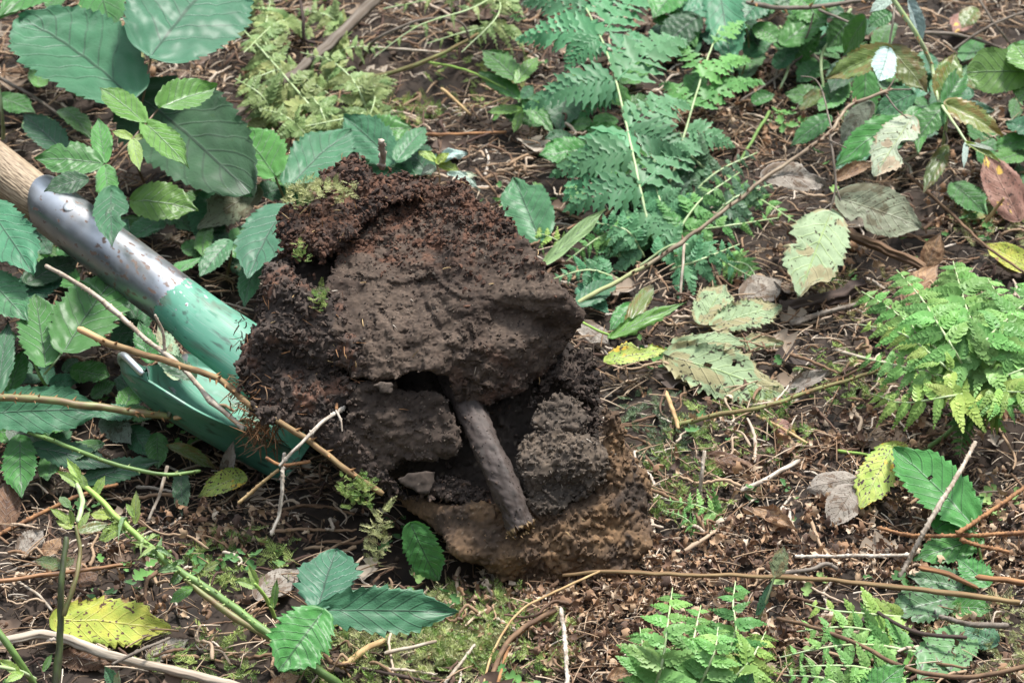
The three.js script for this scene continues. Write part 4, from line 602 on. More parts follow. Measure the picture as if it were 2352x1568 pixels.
{
  const t = thing('bramble_cane', 'green thorny bramble cane with a cut end over a broad pale blue leaf', 'bramble', at(0, 960, 0));
  const p = [[-60, 912, 0.09], [60, 914, 0.09], [200, 930, 0.085], [300, 946, 0.075], [392, 956, 0.065]];
  stem(t, p, 9.5, 8.5, { bark: 'greenBrown', cutEnd: [0.5, 0.36, 0.2], knots: 0.1 }); stem(t, [[385, 958, 0.066], [392, 935, 0.072], [390, 915, 0.076]], 7, 5, { bark: 'olive' }, 'side_twig');
  part('thorns', thornsOn(p.map(A), 26, 14 * Q, 9 * Q), barkMat, t, 'stuff'); stem(t, [[398, 960, 0.066], [418, 958, 0.067]], 6, 5, { bark: 'straw' }, 'cut_stub');
  leaves(t, [[[-30, 950, 0.065], [236, 938, 0.07], 118, 'blue', { n: [0, 0.75, 0.6], a: 0.45, b: 0.5, curl: 0.1, serr: 0.08 }]]);
}
{
  const t = thing('bramble_cane', 'thin bristly green cane crossing dark leaves in the lower left', 'bramble', at(0, 1010, 0));
  const p = [[-30, 960, 0.06], [130, 1015, 0.055], [250, 1062, 0.05], [385, 1090, 0.04], [458, 1082, 0.035]]; stem(t, p, 5.5, 4.5, { bark: 'green' }); part('thorns', thornsOn(p.map(A), 30, 8 * Q, 5 * Q, [0.25, 0.3, 0.1]), stemMat, t, 'stuff');
  leaves(t, [[[45, 1008, 0.04], [48, 1140, 0.03], 92, 'mid', { a: 0.6, b: 0.7, corr: 0.02, n: [0, 0.75, 0.6] }], [[80, 1028, 0.04], [268, 1072, 0.03], 66, 'dark', { corr: 0.02 }], [[195, 1105, 0.02], [365, 1056, 0.03], 62, 'dark', { corr: 0.08 }], [[360, 1000, 0.03], [362, 1078, 0.02], 60, 'mid', {}], [[415, 1085, 0.03], [418, 1185, 0.008], 48, 'dark', {}], [[240, 960, 0.03], [300, 1020, 0.02], 70, 'slate', {}], [[20, 990, 0.03], [110, 1010, 0.03], 60, 'slate', {}], [[300, 985, 0.02], [345, 1050, 0.01], 66, 'dark', {}]]);
}
{ // foreground trio on the bent hairy shoot
  const t = thing('bramble', 'foreground bramble with three jagged bluish leaflets on a bent green stem', 'bramble', at(790, 1580, 0));
  stem(t, [[800, 1590, 0.01], [720, 1530, 0.03], [612, 1452, 0.045], [500, 1368, 0.055], [385, 1292, 0.065], [280, 1198, 0.075], [205, 1125, 0.08], [180, 1108, 0.08]], 10, 6, { bark: 'green', end: [0.6, BARK.lime[0]], knots: 0.15 });
  stem(t, [[640, 1475, 0.03], [560, 1430, 0.035], [470, 1368, 0.045], [390, 1300, 0.055]], 8, 6, { bark: 'greenBrown' }, 'side_stem');
  const hp = [[720, 1530, 0.03], [612, 1452, 0.045], [500, 1368, 0.055], [385, 1292, 0.065], [205, 1125, 0.08]].map(A); part('bristles', thornsOn(hp, 70, 8 * Q, 12 * Q, [0.35, 0.45, 0.16]), stemMat, t, 'stuff');
  stem(t, [[690, 1520, 0.03], [715, 1450, 0.06], [735, 1400, 0.075]], 5, 3.5, { bark: 'green' }, 'leaf_stalk');
  leaves(t, [
    [[730, 1400, 0.075], [772, 1258, 0.085], 165, 'blue', { a: 0.6, b: 0.55, serr: 0.2, teeth: 9, corr: 0.08, n: [-0.1, 0.6, 0.75], bites: [[0.72, 0, 0.25, 0.12]] }],
    [[738, 1402, 0.075], [1055, 1404, 0.07], 128, 'blue', { a: 0.7, b: 0.75, serr: 0.2, teeth: 12, n: [0, 0.72, 0.68], curl: 0.08, fold: 0.22 }],
    [[738, 1408, 0.075], [640, 1540, 0.06], 160, 'mid', { a: 0.5, b: 0.45, serr: 0.17, teeth: 12, n: [0, 0.62, 0.75] }],
  ]);
  // soft buds at the bent tip, and leaflets unfolding along the stem
  const g = { teeth: 8, serr: 0.14, a: 0.6, b: 0.8 };
  leaves(t, [[[190, 1118, 0.08], [152, 1052, 0.095], 26, 'lime', { ...g, fold: 0.7 }], [[185, 1120, 0.08], [130, 1082, 0.09], 24, 'lime', { ...g, fold: 0.6 }], [[195, 1122, 0.08], [186, 1088, 0.09], 20, 'lime', g], [[215, 1140, 0.075], [240, 1092, 0.09], 26, 'lime', g], [[310, 1200, 0.07], [312, 1125, 0.09], 26, 'lime', g], [[306, 1185, 0.075], [288, 1155, 0.085], 16, 'lime', g], [[260, 1185, 0.075], [205, 1180, 0.07], 30, 'lime', g], [[275, 1215, 0.07], [225, 1240, 0.06], 36, 'lime', g], [[470, 1310, 0.03], [505, 1290, 0.04], 22, 'lime', g], [[440, 1350, 0.05], [388, 1385, 0.04], 30, 'bright', g], [[420, 1310, 0.055], [395, 1345, 0.05], 24, 'bright', g]]);
  for (let i = 0; i < 40; i++) { const u = rr(0, 1), bx = lerp(280, 410, u), by = lerp(1195, 1310, u), a = rnd() < 0.7 ? rr(2.6, 4.4) : rr(-0.6, 1.2), l = rr(20, 60); part('leaflet', leafGeo(at(bx, by, 0.066), at(bx + Math.cos(a) * l, by - Math.sin(a) * l * 0.6, rr(0.05, 0.09)), rr(9, 17), { teeth: 6, serr: 0.25, a: 0.7, b: 0.7, curl: rr(-0.5, 0.6), fold: 0.5, n: [rr(-0.4, 0.4), 0.7, rr(0.2, 0.9)] }), L[rnd() < 0.55 ? 'bright' : 'lime'], t); }
}
{
  const t = thing('seedling', 'dark upright seedling stem with tiny yellowish leaves near the left edge', 'seedling', at(130, 1590, 0));
  stem(t, [[125, 1590, 0.005], [138, 1440, 0.05], [140, 1330, 0.085], [152, 1232, 0.11]], 9, 6, { bark: 'olive' }); stem(t, [[145, 1415, 0.06], [172, 1330, 0.085], [182, 1260, 0.1], [172, 1205, 0.115]], 6, 4, { bark: 'greenBrown' }, 'side_stem'); stem(t, [[178, 1200, 0.1], [188, 1150, 0.1], [176, 1112, 0.09]], 6, 5, { bark: 'paleGreen' }, 'side_stem');
  const g = { teeth: 7, serr: 0.12, a: 0.6, b: 0.8 };
  leaves(t, [[[146, 1302, 0.09], [76, 1285, 0.09], 34, 'olive', g], [[148, 1300, 0.09], [170, 1280, 0.095], 26, 'olive', g], [[165, 1205, 0.115], [112, 1165, 0.13], 20, 'lime', g], [[163, 1212, 0.115], [126, 1195, 0.12], 18, 'lime', g], [[168, 1200, 0.115], [158, 1168, 0.13], 14, 'lime', g], [[180, 1215, 0.11], [206, 1172, 0.12], 18, 'lime', g], [[182, 1222, 0.11], [250, 1200, 0.11], 30, 'olive', g], [[158, 1165, 0.1], [135, 1138, 0.1], 22, 'bright', g]]);
}
{
  const t = thing('seedling', 'small pale shoot with folded leaflets behind the foreground bramble', 'seedling', at(632, 1420, 0));
  stem(t, [[632, 1420, 0.006], [608, 1370, 0.03], [585, 1340, 0.045]], 5, 4, { bark: 'lime' }); const g = { teeth: 8, a: 0.6, b: 0.8, fold: 0.6 };
  leaves(t, [[[588, 1345, 0.04], [570, 1296, 0.055], 22, 'lime', g], [[590, 1350, 0.04], [540, 1332, 0.045], 26, 'lime', g], [[628, 1392, 0.02], [636, 1328, 0.04], 20, 'bright', g], [[626, 1394, 0.02], [612, 1372, 0.025], 16, 'lime', g]]);
}
{
  const t = thing('seedling', 'cluster of pale stems and buds in the bottom left corner', 'seedling', at(60, 1590, 0));
  stem(t, [[-20, 1430, 0.08], [30, 1500, 0.06], [75, 1568, 0.03], [90, 1600, 0.01]], 8, 7, { bark: 'green' }); stem(t, [[80, 1560, 0.03], [40, 1540, 0.05], [-10, 1530, 0.06]], 5, 4, { bark: 'paleGreen' }, 'side_stem'); const g = { teeth: 8, a: 0.6, b: 0.8, fold: 0.5 };
  leaves(t, [[[40, 1545, 0.05], [-5, 1515, 0.06], 26, 'lime', g], [[50, 1548, 0.05], [10, 1568, 0.05], 22, 'lime', g], [[100, 1540, 0.03], [120, 1500, 0.04], 18, 'bright', g], [[265, 1580, 0.01], [238, 1528, 0.03], 34, 'spotted', g], [[270, 1580, 0.01], [272, 1540, 0.03], 22, 'under', g]]);
}

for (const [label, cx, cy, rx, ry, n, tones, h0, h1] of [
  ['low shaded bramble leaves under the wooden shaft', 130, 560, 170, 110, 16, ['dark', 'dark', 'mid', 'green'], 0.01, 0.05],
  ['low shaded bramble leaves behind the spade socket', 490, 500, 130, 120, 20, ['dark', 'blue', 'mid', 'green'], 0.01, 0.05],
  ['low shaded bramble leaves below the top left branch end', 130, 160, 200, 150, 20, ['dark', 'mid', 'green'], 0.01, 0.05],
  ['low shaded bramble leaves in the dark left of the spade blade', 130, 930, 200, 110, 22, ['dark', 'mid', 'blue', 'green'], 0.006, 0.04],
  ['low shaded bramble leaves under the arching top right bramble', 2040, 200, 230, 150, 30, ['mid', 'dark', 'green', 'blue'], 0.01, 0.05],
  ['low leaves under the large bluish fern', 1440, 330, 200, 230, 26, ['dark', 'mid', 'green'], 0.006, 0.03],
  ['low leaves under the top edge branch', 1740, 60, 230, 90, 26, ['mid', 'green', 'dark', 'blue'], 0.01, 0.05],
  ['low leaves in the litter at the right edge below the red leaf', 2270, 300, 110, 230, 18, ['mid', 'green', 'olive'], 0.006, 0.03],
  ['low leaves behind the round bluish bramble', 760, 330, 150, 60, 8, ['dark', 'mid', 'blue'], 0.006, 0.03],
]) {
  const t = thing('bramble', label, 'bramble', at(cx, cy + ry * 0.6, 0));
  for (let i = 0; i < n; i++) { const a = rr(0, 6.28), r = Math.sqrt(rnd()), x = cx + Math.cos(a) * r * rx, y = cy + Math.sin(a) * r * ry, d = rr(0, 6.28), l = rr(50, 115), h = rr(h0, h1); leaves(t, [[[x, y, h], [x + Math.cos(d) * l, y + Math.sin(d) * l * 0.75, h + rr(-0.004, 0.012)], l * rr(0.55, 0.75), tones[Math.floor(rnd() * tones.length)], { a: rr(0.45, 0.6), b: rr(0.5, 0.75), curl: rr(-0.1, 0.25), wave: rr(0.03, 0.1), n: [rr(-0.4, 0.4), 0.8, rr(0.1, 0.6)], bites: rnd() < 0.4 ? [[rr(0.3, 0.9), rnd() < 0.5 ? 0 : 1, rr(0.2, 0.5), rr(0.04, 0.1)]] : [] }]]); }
}

// ---------------------------------------------------------------- plants behind and right of the clod
{
  const t = thing('seedling', 'small plant with pointed bright green toothed leaves left of the large fern', 'seedling', at(1200, 260, 0));
  stem(t, [[1205, 270, 0.005], [1195, 225, 0.04], [1185, 185, 0.06]], 3, 2, { bark: 'green' }); stem(t, [[984, 143, 0.03], [1050, 155, 0.04], [1115, 180, 0.05], [1190, 220, 0.045]], 4, 3, { bark: 'lime' }, 'side_stem');
  const g = { teeth: 9, serr: 0.18, a: 0.65, b: 0.8 };
  leaves(t, [[[1188, 184, 0.06], [1108, 112, 0.07], 70, 'green', g], [[1186, 190, 0.06], [1236, 128, 0.07], 44, 'bright', g], [[1192, 228, 0.045], [1098, 160, 0.05], 50, 'green', g], [[1205, 232, 0.045], [1272, 305, 0.03], 52, 'green', g], [[1196, 252, 0.035], [1118, 256, 0.03], 30, 'bright', g], [[1198, 255, 0.035], [1180, 305, 0.02], 28, 'bright', g], [[1200, 225, 0.05], [1225, 195, 0.06], 34, 'blue', g]]);
}
{
  const t = thing('bramble', 'low bramble leaves showing between the clod and the large fern', 'bramble', at(1230, 540, 0));
  leaves(t, [[[1240, 552, 0.015], [1180, 405, 0.045], 118, 'blue', { a: 0.5, b: 0.6, serr: 0.06, n: [0, 0.7, 0.7] }], [[1305, 195, 0.03], [1285, 298, 0.015], 108, 'dark', { a: 0.45, b: 0.5 }], [[1330, 700, 0.02], [1420, 640, 0.02], 60, 'dark', {}], [[1330, 660, 0.01], [1400, 720, 0.01], 50, 'blue', {}], [[1450, 700, 0.02], [1400, 760, 0.01], 44, 'mid', {}]]);
  stem(t, [[1250, 590, 0.004], [1245, 565, 0.012], [1240, 550, 0.016]], 3, 2, { bark: 'green' });
}
single('sedge_leaf', 'broad pale green sedge leaf leaning against the right of the clod', 'sedge leaf', leafGeo(at(1256, 604, 0.02), at(1392, 478, 0.06), 34, { a: 0.5, b: 0.7, serr: 0, corr: 0, fold: 0.3, teeth: 8 }), leafMat([0.32, 0.48, 0.2], 'green', 0.3, 0.4), at(1256, 604, 0));
{
  const t = thing('bramble', 'shaded bramble leaves along the top edge right of the large fern', 'bramble', at(1750, 120, 0));
  stem(t, [[1700, 190, 0.01], [1720, 100, 0.05], [1690, -20, 0.09]], 3, 3, { bark: 'greenBrown' });
  leaves(t, [[[1650, -40, 0.1], [1682, 165, 0.06], 105, 'blue', { n: [0, 0.6, 0.75] }], [[1735, 60, 0.07], [1798, 98, 0.06], 55, 'mid', {}], [[1800, 100, 0.06], [1905, 20, 0.08], 78, 'green', {}], [[1700, 30, 0.08], [1790, 10, 0.08], 60, 'mid', {}], [[1780, -20, 0.08], [1850, 40, 0.06], 60, 'dark', {}], [[1850, 10, 0.08], [1960, -20, 0.09], 60, 'green', {}], [[1780, 150, 0.03], [1840, 110, 0.05], 50, 'dark', {}], [[1520, 60, 0.02], [1560, 130, 0.02], 90, 'dark', {}], [[1540, 20, 0.03], [1600, -30, 0.04], 80, 'mid', {}], [[1830, 130, 0.03], [1890, 70, 0.06], 60, 'mid', {}], [[1600, 40, 0.05], [1520, 110, 0.03], 90, 'dark', {}], [[1700, 90, 0.05], [1640, 30, 0.07], 80, 'mid', {}], [[1720, 130, 0.04], [1770, 60, 0.06], 66, 'blue', {}], [[1830, -10, 0.09], [1900, 60, 0.07], 90, 'mid', {}], [[1960, 40, 0.09], [1900, 110, 0.06], 70, 'green', {}], [[1560, -30, 0.06], [1500, 40, 0.05], 90, 'mid', {}], [[1880, 150, 0.03], [1830, 190, 0.02], 60, 'mid', {}], [[1940, -20, 0.1], [1870, 10, 0.1], 60, 'blue', {}], [[1760, -10, 0.09], [1700, 50, 0.08], 84, 'blue', {}]]);
}
{
  const t = thing('bramble', 'arching bramble with olive and white backed leaves in the top right', 'bramble', at(2100, 380, 0));
  stem(t, [[2030, -40, 0.22], [2060, 10, 0.2], [2110, 85, 0.17], [2140, 150, 0.14], [2155, 228, 0.12], [2170, 250, 0.11], [2160, 380, 0.01]], 7, 4, { bark: 'paleGreen' }); part('thorns', thornsOn([[2060, 10, 0.2], [2110, 85, 0.17], [2140, 150, 0.14]].map(A), 8, 12 * Q, 6 * Q), barkMat, t, 'stuff');
  stem(t, [[2058, 0, 0.2], [2050, 60, 0.18], [2042, 112, 0.16]], 3.5, 3, { bark: 'pale' }, 'leaf_stalk'); stem(t, [[2155, 228, 0.12], [2190, 280, 0.12], [2222, 328, 0.11]], 5, 3, { bark: 'paleGreen' }, 'side_stem'); stem(t, [[2172, 300, 0.09], [2176, 330, 0.08], [2120, 355, 0.07]], 3, 2, { bark: 'grey' }, 'leaf_stalk');
  leaves(t, [
    [[2042, 114, 0.16], [1895, 182, 0.14], 72, 'olive', { n: [0, 0.6, 0.7], fold: 0.3 }], [[2040, 116, 0.16], [2020, 185, 0.15], 70, 'white', { n: [0.3, 0.75, 0.6], b: 0.5 }], [[2045, 112, 0.16], [2132, 212, 0.13], 84, 'olive', { n: [0.2, 0.65, 0.7] }], [[2160, 226, 0.12], [2196, 118, 0.15], 74, 'olive', { n: [0.1, 0.5, 0.8] }], [[2168, 238, 0.12], [2224, 145, 0.14], 58, 'mid', { n: [0.1, 0.5, 0.8] }],
    [[2175, 240, 0.12], [2305, 312, 0.1], 66, 'olive', { fold: 0.4 }], [[2165, 245, 0.12], [2106, 320, 0.1], 66, 'green', {}], [[2174, 340, 0.08], [2122, 442, 0.06], 46, 'olive', {}], [[2085, 0, 0.2], [2118, 95, 0.16], 40, 'white', { n: [0.5, 0.5, 0.6], fold: 0.5 }], [[2055, -10, 0.2], [1998, 28, 0.19], 34, 'white', {}], [[1992, 100, 0.12], [1932, 130, 0.1], 20, 'green', {}], [[1990, 40, 0.15], [1936, 130, 0.1], 62, 'green', { n: [-0.3, 0.6, 0.6] }], [[2044, 30, 0.15], [1995, 62, 0.14], 46, 'mid', {}],
    [[2222, 328, 0.11], [2290, 345, 0.11], 14, 'white', {}], [[2222, 330, 0.11], [2300, 372, 0.1], 18, 'lime', { fold: 0.6 }], [[2220, 328, 0.11], [2215, 385, 0.1], 16, 'white', {}],
    [[2100, 215, 0.1], [2010, 262, 0.08], 66, 'blue', {}], [[2066, 272, 0.06], [1916, 382, 0.03], 80, 'mid', {}], [[2000, 238, 0.06], [1930, 332, 0.03], 62, 'slate', {}], [[1990, 160, 0.08], [1975, 320, 0.03], 76, 'mid', { n: [0.3, 0.6, 0.6] }], [[1905, 270, 0.04], [1815, 335, 0.02], 54, 'mid', {}], [[2110, 250, 0.08], [2070, 300, 0.07], 50, 'mid', {}], [[1990, 340, 0.02], [1920, 390, 0.015], 60, 'blue', {}],
  ]);
}
{
  const t = thing('bramble', 'flat bright green bramble leaves at the top right edge', 'bramble', at(2380, 260, 0));
  stem(t, [[2400, 260, 0.01], [2390, 200, 0.08], [2370, 170, 0.12]], 4, 3, { bark: 'green' });
  leaves(t, [[[2362, 165, 0.12], [2214, 165, 0.12], 115, 'bright', { n: [0, 0.72, 0.68], corr: 0.01, a: 0.5, b: 0.5, serr: 0.05 }], [[2370, 160, 0.13], [2330, 98, 0.14], 90, 'bright', { corr: 0.01 }], [[2370, 190, 0.11], [2340, 235, 0.1], 70, 'bright', { corr: 0.01 }], [[2375, 300, 0.05], [2310, 280, 0.05], 60, 'blue', {}], [[2380, 320, 0.04], [2270, 340, 0.03], 50, 'mid', {}], [[2240, 20, 0.05], [2210, 65, 0.04], 50, 'olive', {}]]);
}
{ // long thorny cane from the clod to the top right, with fading leaves hanging from it
  const t = thing('bramble_cane', 'long grey thorny cane slanting from the clod to the top right corner', 'bramble', at(1330, 692, 0));
  const p = [[1322, 696, 0.02], [1500, 600, 0.045], [1640, 502, 0.075], [1760, 408, 0.1], [1880, 325, 0.12], [1912, 298, 0.125], [1948, 246, 0.13], [2020, 214, 0.14], [2050, 204, 0.14]];
  stem(t, p, 6, 4.2, { bark: 'tan', shiny: false, knots: 0.25, tip: [0.22, [0.36, 0.38, 0.18]], wobble: 0.5 }); part('thorns', thornsOn(p.map(A), 30, 15 * Q, 5 * Q, [0.2, 0.12, 0.08]), barkMat, t, 'stuff');
  for (const [r, a] of [[[[1906, 300, 0.125], [1914, 360, 0.11], [1920, 425, 0.09], [1906, 492, 0.07]], 4], [[[1920, 425, 0.09], [1926, 445, 0.085], [1932, 460, 0.08]], 3], [[[1912, 298, 0.125], [1870, 180, 0.13], [1840, 175, 0.13]], 2.6], [[[2030, 210, 0.14], [2060, 250, 0.13], [2085, 272, 0.12]], 2.6], [[[2040, 206, 0.14], [2095, 205, 0.14]], 2.6], [[[2040, 206, 0.14], [2056, 180, 0.145]], 2.6], [[[1905, 322, 0.12], [1945, 340, 0.12]], 2.4]]) stem(t, r, a, a * 0.7, { bark: 'grey', shiny: false }, 'side_twig');
  leaves(t, [
    [[1906, 494, 0.07], [1836, 676, 0.045], 158, 'under', { n: [-0.05, 0.66, 0.72], a: 0.5, b: 0.55, bites: [[0.5, 1, 0.35, 0.05], [0.9, 0, 0.4, 0.1]], wave: 0.1 }], [[1928, 456, 0.08], [2118, 520, 0.06], 118, 'slate', { a: 0.5, b: 0.5, n: [0, 0.75, 0.6], serr: 0.05 }],
    [[1758, 404, 0.1], [1908, 418, 0.08], 72, 'grey', { serr: 0.1, wave: 0.16, corr: 0.1, curl: 0.25, bites: [[0.75, 0, 0.5, 0.12]] }], [[2090, 276, 0.115], [2010, 402, 0.09], 100, 'whiteEaten', { a: 0.5, b: 0.5, n: [0.1, 0.7, 0.65], bites: [[0.45, 0, 0.75, 0.13]], wave: 0.08 }],
  ]);
}
{
  const t = thing('bramble', 'dark bramble leaves lying on the litter at the lower right edge', 'bramble', at(2230, 1260, 0));
  stem(t, [[2260, 1300, 0.006], [2240, 1230, 0.03], [2232, 1190, 0.04]], 3.5, 3, { bark: 'green' });
  leaves(t, [
    [[2235, 1205, 0.035], [2052, 1022, 0.05], 142, 'mid', { n: [0.1, 0.72, 0.62], a: 0.55, b: 0.6, serr: 0.14, holes: [[0.55, 0.05, 0.03]] }], [[2150, 1215, 0.02], [2262, 1140, 0.03], 90, 'mid', {}], [[2250, 1240, 0.02], [2098, 1285, 0.015], 78, 'green', {}], [[2235, 1360, 0.012], [2085, 1320, 0.02], 80, 'spotted', {}], [[2270, 1345, 0.02], [2200, 1280, 0.03], 78, 'mid', { serr: 0.2 }], [[2200, 1372, 0.012], [2040, 1410, 0.018], 92, 'spotted', { a: 0.5, b: 0.5 }], [[2190, 1395, 0.01], [2282, 1400, 0.015], 66, 'mid', {}], [[2230, 1450, 0.012], [2115, 1560, 0.015], 125, 'spotted', { a: 0.5, b: 0.5 }], [[2290, 1480, 0.012], [2200, 1440, 0.015], 70, 'spotted', {}],
  ]);
  stem(t, [[2107, 1049, 0.008], [2085, 1060, 0.01], [2050, 1024, 0.02]], 3, 2, { bark: 'green' }, 'leaf_stalk');
}
{
  const t = thing('seedling', 'toothed bright leaf tips rising from the bottom edge, right of centre', 'seedling', at(1960, 1590, 0));
  leaves(t, [[[1980, 1610, 0.02], [2080, 1525, 0.04], 90, 'green', { serr: 0.2 }], [[2060, 1610, 0.02], [2150, 1565, 0.03], 50, 'bright', {}], [[1700, 1600, 0.02], [1730, 1545, 0.04], 60, 'mid', {}]]); stem(t, [[1960, 1600, 0.002], [1970, 1608, 0.012], [1985, 1606, 0.02]], 3, 2);
}
{
  const t = thing('seedling', 'narrow lobed grey green leaf standing upright right of the clod base', 'seedling', at(1740, 1440, 0));
  stem(t, [[1738, 1440, 0.004], [1760, 1380, 0.03], [1782, 1320, 0.05]], 3, 2, { bark: 'paleGreen' }); leaves(t, [[[1782, 1322, 0.05], [1802, 1252, 0.07], 50, 'under2', { serr: 0.2, teeth: 7, n: [0, 0.4, 0.9] }], [[1740, 1410, 0.02], [1775, 1330, 0.045], 26, 'spotted', { serr: 0.3, teeth: 6, n: [0, 0.4, 0.9] }]]);
}

// ---------------------------------------------------------------- fallen leaves, one by one
const fallen = (label, b, t, w, m, o = {}, group) => single('fallen_leaf', label, 'leaf', leafGeo(A(b), A(t), w, { corr: 0.02, wave: 0.09, fold: 0.08, ...o }), L[m], at(b[0], b[1], 0), group);
fallen('large yellow leaf with brown spots lying near the bottom left stick', [128, 1425, 0.022], [392, 1440, 0.024], 118, 'yellow', { a: 0.45, b: 0.5, n: [0, 0.92, 0.35], serr: 0.15, bites: [[0.85, 0, 0.3, 0.06]] });
fallen('dark green serrated leaf trapped under the front of the clod', [945, 1205, 0.05], [1005, 1335, 0.01], 96, 'mid', { a: 0.45, b: 0.45, n: [-0.2, 0.5, 0.8] });
fallen('curled yellow and brown leaf on the dark ground left of the clod', [560, 1095, 0.02], [455, 1135, 0.015], 66, 'yellowGreen', { curl: 0.4, roll: 0.9, n: [0, 0.7, 0.6] });
fallen('rolled dead leaf standing upright left of the clod', [510, 1110, 0.01], [535, 1015, 0.05], 52, 'grey', { roll: 1.6, n: [0, 0.2, 1] });
fallen('withered olive leaf strip behind the rolled dead leaf', [388, 1025, 0.03], [500, 1075, 0.01], 36, 'olive', { curl: 0.3, wave: 0.15 });
fallen('tall brown dead leaf at the left edge above the orange stem', [10, 1215, 0.01], [18, 1100, 0.03], 70, 'brown', { n: [0.2, 0.6, 0.7], wave: 0.14 });
fallen('crumpled grey leaf with a hole left of the seedling', [45, 1270, 0.012], [100, 1215, 0.02], 60, 'grey', { wave: 0.2, holes: [[0.5, 0.1, 0.06]] });
fallen('smaller crumpled tan leaf beside the grey holed leaf', [102, 1275, 0.012], [140, 1232, 0.02], 42, 'tan', { wave: 0.2 });
fallen('flat grey brown leaf behind the foreground bramble', [590, 1375, 0.012], [692, 1305, 0.016], 70, 'grey', { n: [0, 0.9, 0.4], serr: 0.05 });
fallen('mauve brown dead leaf below the yellow shoot', [180, 1340, 0.012], [225, 1315, 0.015], 40, 'brown', {});
fallen('torn grey leaf on the ground right of the yellow leaf', [340, 1515, 0.01], [435, 1465, 0.012], 56, 'grey', { wave: 0.15, bites: [[0.6, 1, 0.5, 0.12]] });
fallen('dark dead leaf under the bottom left stick', [140, 1510, 0.008], [260, 1520, 0.01], 60, 'brown', { wave: 0.15 });
fallen('pale pinkish leaf at the bottom edge below the foreground bramble', [615, 1585, 0.01], [690, 1550, 0.02], 46, 'tan', {});
fallen('grey green leaf pointing up, leftmost of the faded leaves right of the clod', [1610, 742, 0.02], [1668, 650, 0.035], 92, 'under2', { a: 0.5, b: 0.5, bites: [[0.9, 1, 0.4, 0.1]] });
fallen('grey green leaf with brown ragged tip beside the upright faded leaf', [1638, 748, 0.02], [1798, 700, 0.025], 84, 'under2', { a: 0.5, b: 0.45, serr: 0.2 });
fallen('torn faded leaf lying between two larger faded leaves', [1555, 792, 0.018], [1802, 785, 0.015], 58, 'under2', { a: 0.4, b: 0.4, serr: 0.25, bites: [[0.6, 0, 0.6, 0.08]] });
fallen('largest faded leaf with a dark hole, right of the clod', [1540, 820, 0.02], [1812, 908, 0.015], 138, 'under2', { a: 0.45, b: 0.45, n: [0, 0.85, 0.5], serr: 0.2, holes: [[0.32, -0.05, 0.055], [0.5, -0.4, 0.04]], bites: [[0.75, 0, 0.35, 0.1]] });
fallen('yellow green leaf with brown edges curling beside the clod', [1395, 830, 0.03], [1535, 800, 0.03], 66, 'yellowGreen', { roll: 0.8, serr: 0.2, bites: [[0.6, 0, 0.6, 0.12]] });
fallen('lime green lobed leaf above the curling yellow green leaf', [1405, 775, 0.03], [1578, 690, 0.045], 44, 'bright', { serr: 0.25, teeth: 9, fold: 0.3 });
fallen('dark olive leaf strip under the slanting cane', [1440, 760, 0.02], [1505, 640, 0.03], 44, 'olive', { curl: 0.3, fold: 0.3 });
fallen('dull brown leaf behind the faded leaves', [1708, 690, 0.012], [1798, 640, 0.02], 76, 'grey', { serr: 0.03 });
fallen('brown dead leaf tucked behind the right side of the clod', [1335, 745, 0.012], [1400, 790, 0.012], 52, 'grey', { serr: 0.03 });
fallen('grey folded leaf with a bent edge right of centre', [1968, 1098, 0.02], [1850, 1120, 0.02], 66, 'grey', { fold: -0.4, serr: 0.04, corr: 0 });
fallen('grey leaf half hanging below the folded grey leaf', [1960, 1120, 0.025], [1905, 1210, 0.012], 84, 'grey', { serr: 0.05, n: [0, 0.6, 0.8], wave: 0.15 });
fallen('yellow green leaf with black spots beside the dark bramble leaf', [2050, 1025, 0.04], [1978, 1165, 0.02], 98, 'yellowGreen', { a: 0.5, b: 0.5, serr: 0.15, n: [-0.1, 0.7, 0.65] });
fallen('orange brown curled leaf below the thin pale stick', [1735, 1170, 0.012], [1830, 1215, 0.02], 44, 'tan', { roll: 0.8, wave: 0.2 });
fallen('dark brown leaf arching over the litter right of the clod', [1630, 1050, 0.012], [1750, 1080, 0.012], 52, 'brown', { roll: -0.6, wave: 0.2 });
fallen('reddish leaf between the thorny green stem and the brown stick', [1765, 965, 0.012], [1830, 995, 0.014], 40, 'red', {});
fallen('tall red and yellow leaf at the right edge', [2340, 500, 0.02], [2262, 345, 0.06], 92, 'red', { n: [0, 0.45, 0.9], serr: 0.05 });
fallen('yellow leaf with orange rim at the right edge', [2365, 620, 0.015], [2262, 558, 0.025], 62, 'yellow', { serr: 0.04, roll: 0.5 });
fallen('orange brown leaf behind the bright fern', [2130, 615, 0.012], [2160, 535, 0.04], 52, 'tan', { serr: 0.05 });
fallen('pinkish brown leaf half covered by the bright fern', [2080, 690, 0.012], [2160, 600, 0.02], 60, 'tan', { wave: 0.2 });
fallen('small yellow leaf above the dark bramble leaf', [2040, 1020, 0.012], [2110, 1050, 0.012], 40, 'yellow', {});
fallen('curled grey leaf below the thorny green stem tip', [1810, 900, 0.012], [1905, 850, 0.03], 46, 'grey', { roll: 1, wave: 0.2 });
fallen('round dried leaf left of the thorny green stem', [1800, 920, 0.012], [1850, 880, 0.015], 50, 'grey', { roll: -0.8 });
fallen('brown rust coloured leaf above the hanging slate leaf', [1925, 410, 0.02], [2010, 372, 0.04], 40, 'tan', { roll: 0.6 });
fallen('light olive leaf behind the straw in the upper right litter', [1840, 240, 0.02], [1895, 215, 0.04], 56, 'olive', {});
fallen('green round leaf in the upper right litter', [1730, 235, 0.015], [1780, 215, 0.02], 44, 'mid', { roll: 0.8 });
fallen('pale tan leaf scrap beside the white spiny twig at the bottom', [1265, 1510, 0.01], [1330, 1490, 0.012], 46, 'tan', { wave: 0.3, serr: 0.3 });
